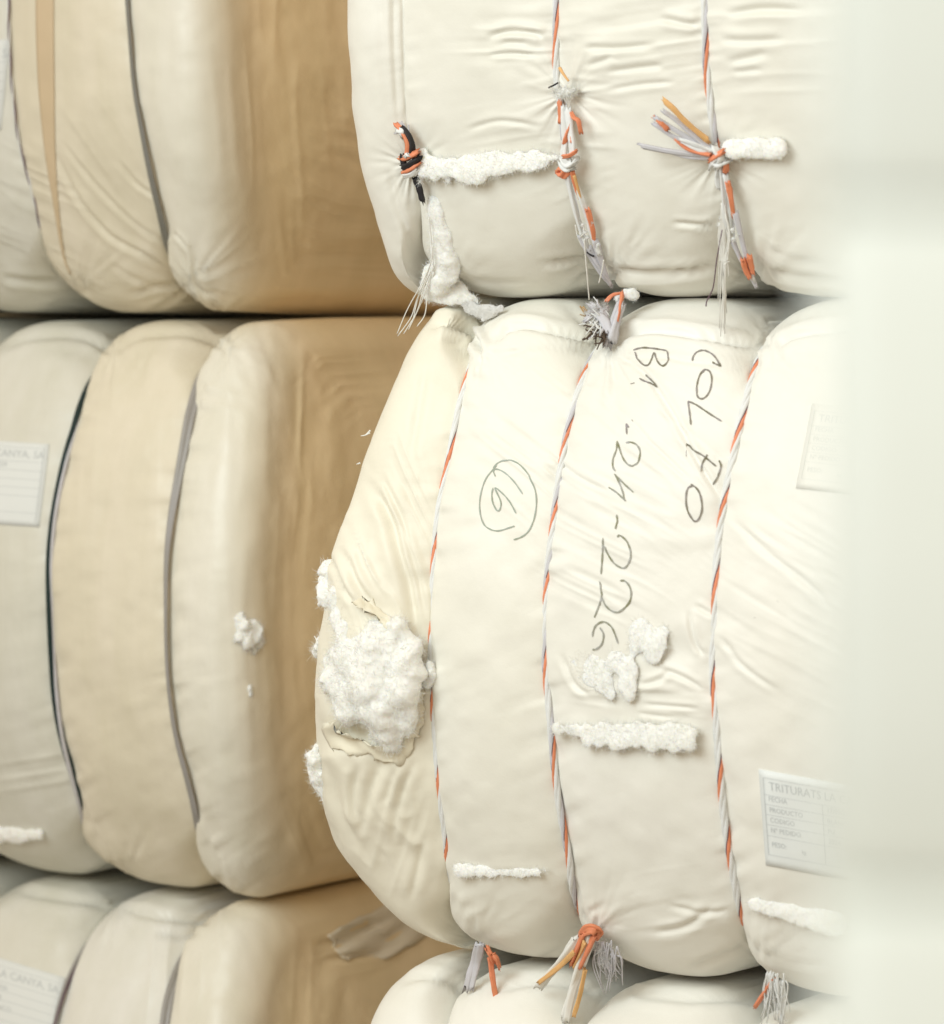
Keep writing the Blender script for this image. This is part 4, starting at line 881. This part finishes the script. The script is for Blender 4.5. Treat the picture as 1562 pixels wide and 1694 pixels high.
# ------------------------------------------------------------------ paper labels
def text_mesh(body, size):
    cu = bpy.data.curves.new('t', 'FONT'); cu.body = body; cu.size = size; cu.resolution_u = 2
    o = bpy.data.objects.new('t', cu); scn.collection.objects.link(o)
    dg = bpy.context.evaluated_depsgraph_get(); me = bpy.data.meshes.new_from_object(o.evaluated_get(dg))
    v = [tuple(x.co[:2]) for x in me.vertices]; f = [tuple(p.vertices) for p in me.polygons]
    bpy.data.objects.remove(o); bpy.data.curves.remove(cu); bpy.data.meshes.remove(me); return v, f
def paper(b, quad, name, m, rows, lines, pm, label=None, asp=1.0, lw=.0022, off=.0014):
    """quad TL, TR, BR, BL in pixels; rows (x, y, size, text) and lines (x0, y0, x1, y1) in 0..1 of the sheet, y down"""
    Q = np.array(quad, float)
    # sample the cloth under the sheet once, keep the sheet smooth
    n = 14; G = np.zeros((n+1, n+1, 3))
    for i in range(n+1):
        for j in range(n+1):
            u, v = j/n, i/n; p = Q[0]*(1-u)*(1-v)+Q[1]*u*(1-v)+Q[2]*u*v+Q[3]*(1-u)*v; G[i, j] = b.hit(p[0], p[1], off)
    for _ in range(1):
        H = G.copy(); H[1:-1, 1:-1] = (G[:-2, 1:-1]+G[2:, 1:-1]+G[1:-1, :-2]+G[1:-1, 2:]+G[1:-1, 1:-1]*2)/6; G = H
    def at(u, v, o_=0.0):
        x, y = min(max(u, 0), .9999)*n, min(max(v, 0), .9999)*n; j, i = int(x), int(y); a_, c = x-j, y-i
        return G[i, j]*(1-a_)*(1-c)+G[i, j+1]*a_*(1-c)+G[i+1, j]*(1-a_)*c+G[i+1, j+1]*a_*c+NRM*o_
    V = [G[i, j] for i in range(n+1) for j in range(n+1)]; V += [p-NRM*.0006 for p in V]; k_ = n+1; Nn = k_*k_; f = []
    for i in range(n):
        for j in range(n):
            a_ = i*k_+j; q = (a_, a_+k_, a_+k_+1, a_+1); f.append(q); f.append(tuple(Nn+x for x in q[::-1]))
    ring = list(range(k_))+[i*k_+n for i in range(1, k_)]+[n*k_+j for j in range(n-1, -1, -1)]+[i*k_ for i in range(n-1, 0, -1)]
    for x, y in zip(ring, ring[1:]+ring[:1]): f.append((x, y, Nn+y, Nn+x))
    o = mesh_obj(name, wrld(b, V), f, m, b.root, True, label)
    V, f = [], []
    for x, y, s_, tx in rows:
        v, ff = text_mesh(tx, 1.0); base = len(V)
        V += [at(x+p[0]*s_*asp, y-p[1]*s_, .0005) for p in v]; f += [tuple(base+i for i in q) for q in ff]
    if V: mesh_obj('printed_text', wrld(b, V), f, pm, o, False)
    V, f = [], []
    for x0, y0, x1, y1 in lines:
        m_ = 14; hz = abs(x1-x0) > abs(y1-y0)
        base = len(V)
        for i in range(m_+1):
            t_ = i/m_; x, y = x0+(x1-x0)*t_, y0+(y1-y0)*t_
            V += [at(x-(0 if hz else lw), y-(lw if hz else 0), .0005), at(x+(0 if hz else lw), y+(lw if hz else 0), .0005)]
        for i in range(m_): a_ = base+2*i; f.append((a_, a_+1, a_+3, a_+2))
    if V: mesh_obj('ruled_lines', wrld(b, V), f, pm, o, False)
    return o
ROWS = [(.07, .20, .125, 'TRITURATS LA CANYA, SA'), (.06, .315, .075, 'FECHA'), (.06, .43, .075, 'PRODUCTO'), (.06, .535, .075, 'CODIGO'), (.06, .64, .075, 'Nº PEDIDO'), (.06, .79, .075, 'PESO:'), (.29, .81, .06, 'kg'),
        (.50, .325, .075, '17/09/2024'), (.50, .44, .075, 'BLANCO'), (.50, .545, .075, 'Pul.'), (.50, .65, .075, '2024')]
LINES = [(.03, .08, .97, .08), (.03, .255, .97, .255), (.03, .355, .97, .355), (.03, .46, .97, .46), (.03, .565, .97, .565), (.03, .68, .97, .68), (.03, .88, .97, .88), (.03, .08, .03, .88), (.47, .255, .47, .88), (.97, .08, .97, .88)]
# widths follow the lettering: the sheet is about twice as wide as the part in view
paper(RM, [(1256, 1272), (1474, 1312), (1480, 1470), (1268, 1431)], 'paper_label', 'paper', ROWS, LINES, 'print', 'white paper label with printed table', .62)
paper(RM, [(1344, 668), (1560, 690), (1530, 832), (1317, 808)], 'paper_label', 'cream', ROWS, LINES, 'faint', 'faint label hardly darker than the cloth', .62, off=.0014)
paper(LM, [(-128, 722), (82, 735), (65, 872), (-142, 858)], 'paper_label', 'paper', [(.055, .18, .125, 'TRITURATS LA CANYA, SA'), (.45, .30, .085, '17/09/2024'), (.45, .52, .085, 'Pul.')], [(.03, .06, .97, .06), (.03, .23, .97, .23), (.03, .335, .97, .335), (.03, .44, .97, .44), (.03, .54, .97, .54), (.03, .64, .97, .64), (.03, .84, .97, .84), (.97, .06, .97, .94)], 'print', 'white label with ruled lines', .62)
paper(LT, [(-190, 70), (17, 65), (2, 215), (-200, 218)], 'paper_label', 'paper', [(.05, .20, .135, 'TRITURATS LA CANYA, SA')], [(.03, .25, .99, .25), (.03, .36, .99, .36), (.03, .46, .99, .46), (.03, .57, .99, .57), (.03, .68, .99, .68), (.03, .88, .99, .88)], 'print', 'white label cut by the picture edge', .62)
paper(LB, [(-100, 1555), (107, 1618), (90, 1760), (-115, 1700)], 'paper_label', 'paper', [(.05, .20, .125, 'TRITURATS LA CANYA, SA'), (.42, .34, .08, 'FECHA'), (.42, .46, .08, '17/09'), (.42, .57, .08, 'BLANCO')], LINES[:9], 'print', 'pale label on shiny cloth', .62)
for b in (RM,):
    for o in bpy.data.objects:
        if o.name.startswith('paper_label') and o.data.materials[0] == M['cream']:
            ca = o.data.color_attributes.new('tint', 'FLOAT_COLOR', 'POINT'); ca.data.foreach_set('color', np.tile([1, 1, 1, 1.], len(o.data.vertices)))

# ------------------------------------------------------------------ the pillar beside the camera
pd = 1.08; px0 = (1354-CX)/F*pd
pa = math.atan2(1372-CX, F)
p = thing('pillar', 'pale block pillar close to the camera at the right edge', 'pillar', (px0+.15*math.cos(pa)+.15*math.sin(pa), pd+.15*math.cos(pa)-.15*math.sin(pa), -1.985)); p.rotation_euler.z = -pa
edges = [-1.981]+[.031-.206*k for k in range(8, -4, -1)]
def block(z0, z1):
    v, f = [], []; r = .012; ring = []
    for cx_, cy_, a0 in ((.15-r, .15-r, 0), (-.15+r, .15-r, 90), (-.15+r, -.15+r, 180), (.15-r, -.15+r, 270)):
        for i in range(5): a = math.radians(a0+22.5*i); ring.append((cx_+r*math.cos(a), cy_+r*math.sin(a)))
    lev = [(z0, .005), (z0+.003, .002), (z0+.009, 0), (z1-.009, 0), (z1-.003, .002), (z1, .005)]; n = len(ring)
    for z, ins in lev:
        for x, y in ring: v.append((x*(1-ins/.15), y*(1-ins/.15), z+1.985))
    for i in range(len(lev)-1):
        for j in range(n): f.append((i*n+j, i*n+(j+1) % n, (i+1)*n+(j+1) % n, (i+1)*n+j))
    f.append(tuple(range(n))[::-1]); f.append(tuple(range((len(lev)-1)*n, len(lev)*n))); return v, f
for z0, z1 in zip(edges[:-1], edges[1:]):
    v, f = block(z0, z1-.001); mesh_obj('block', v, f, 'pillar', p)
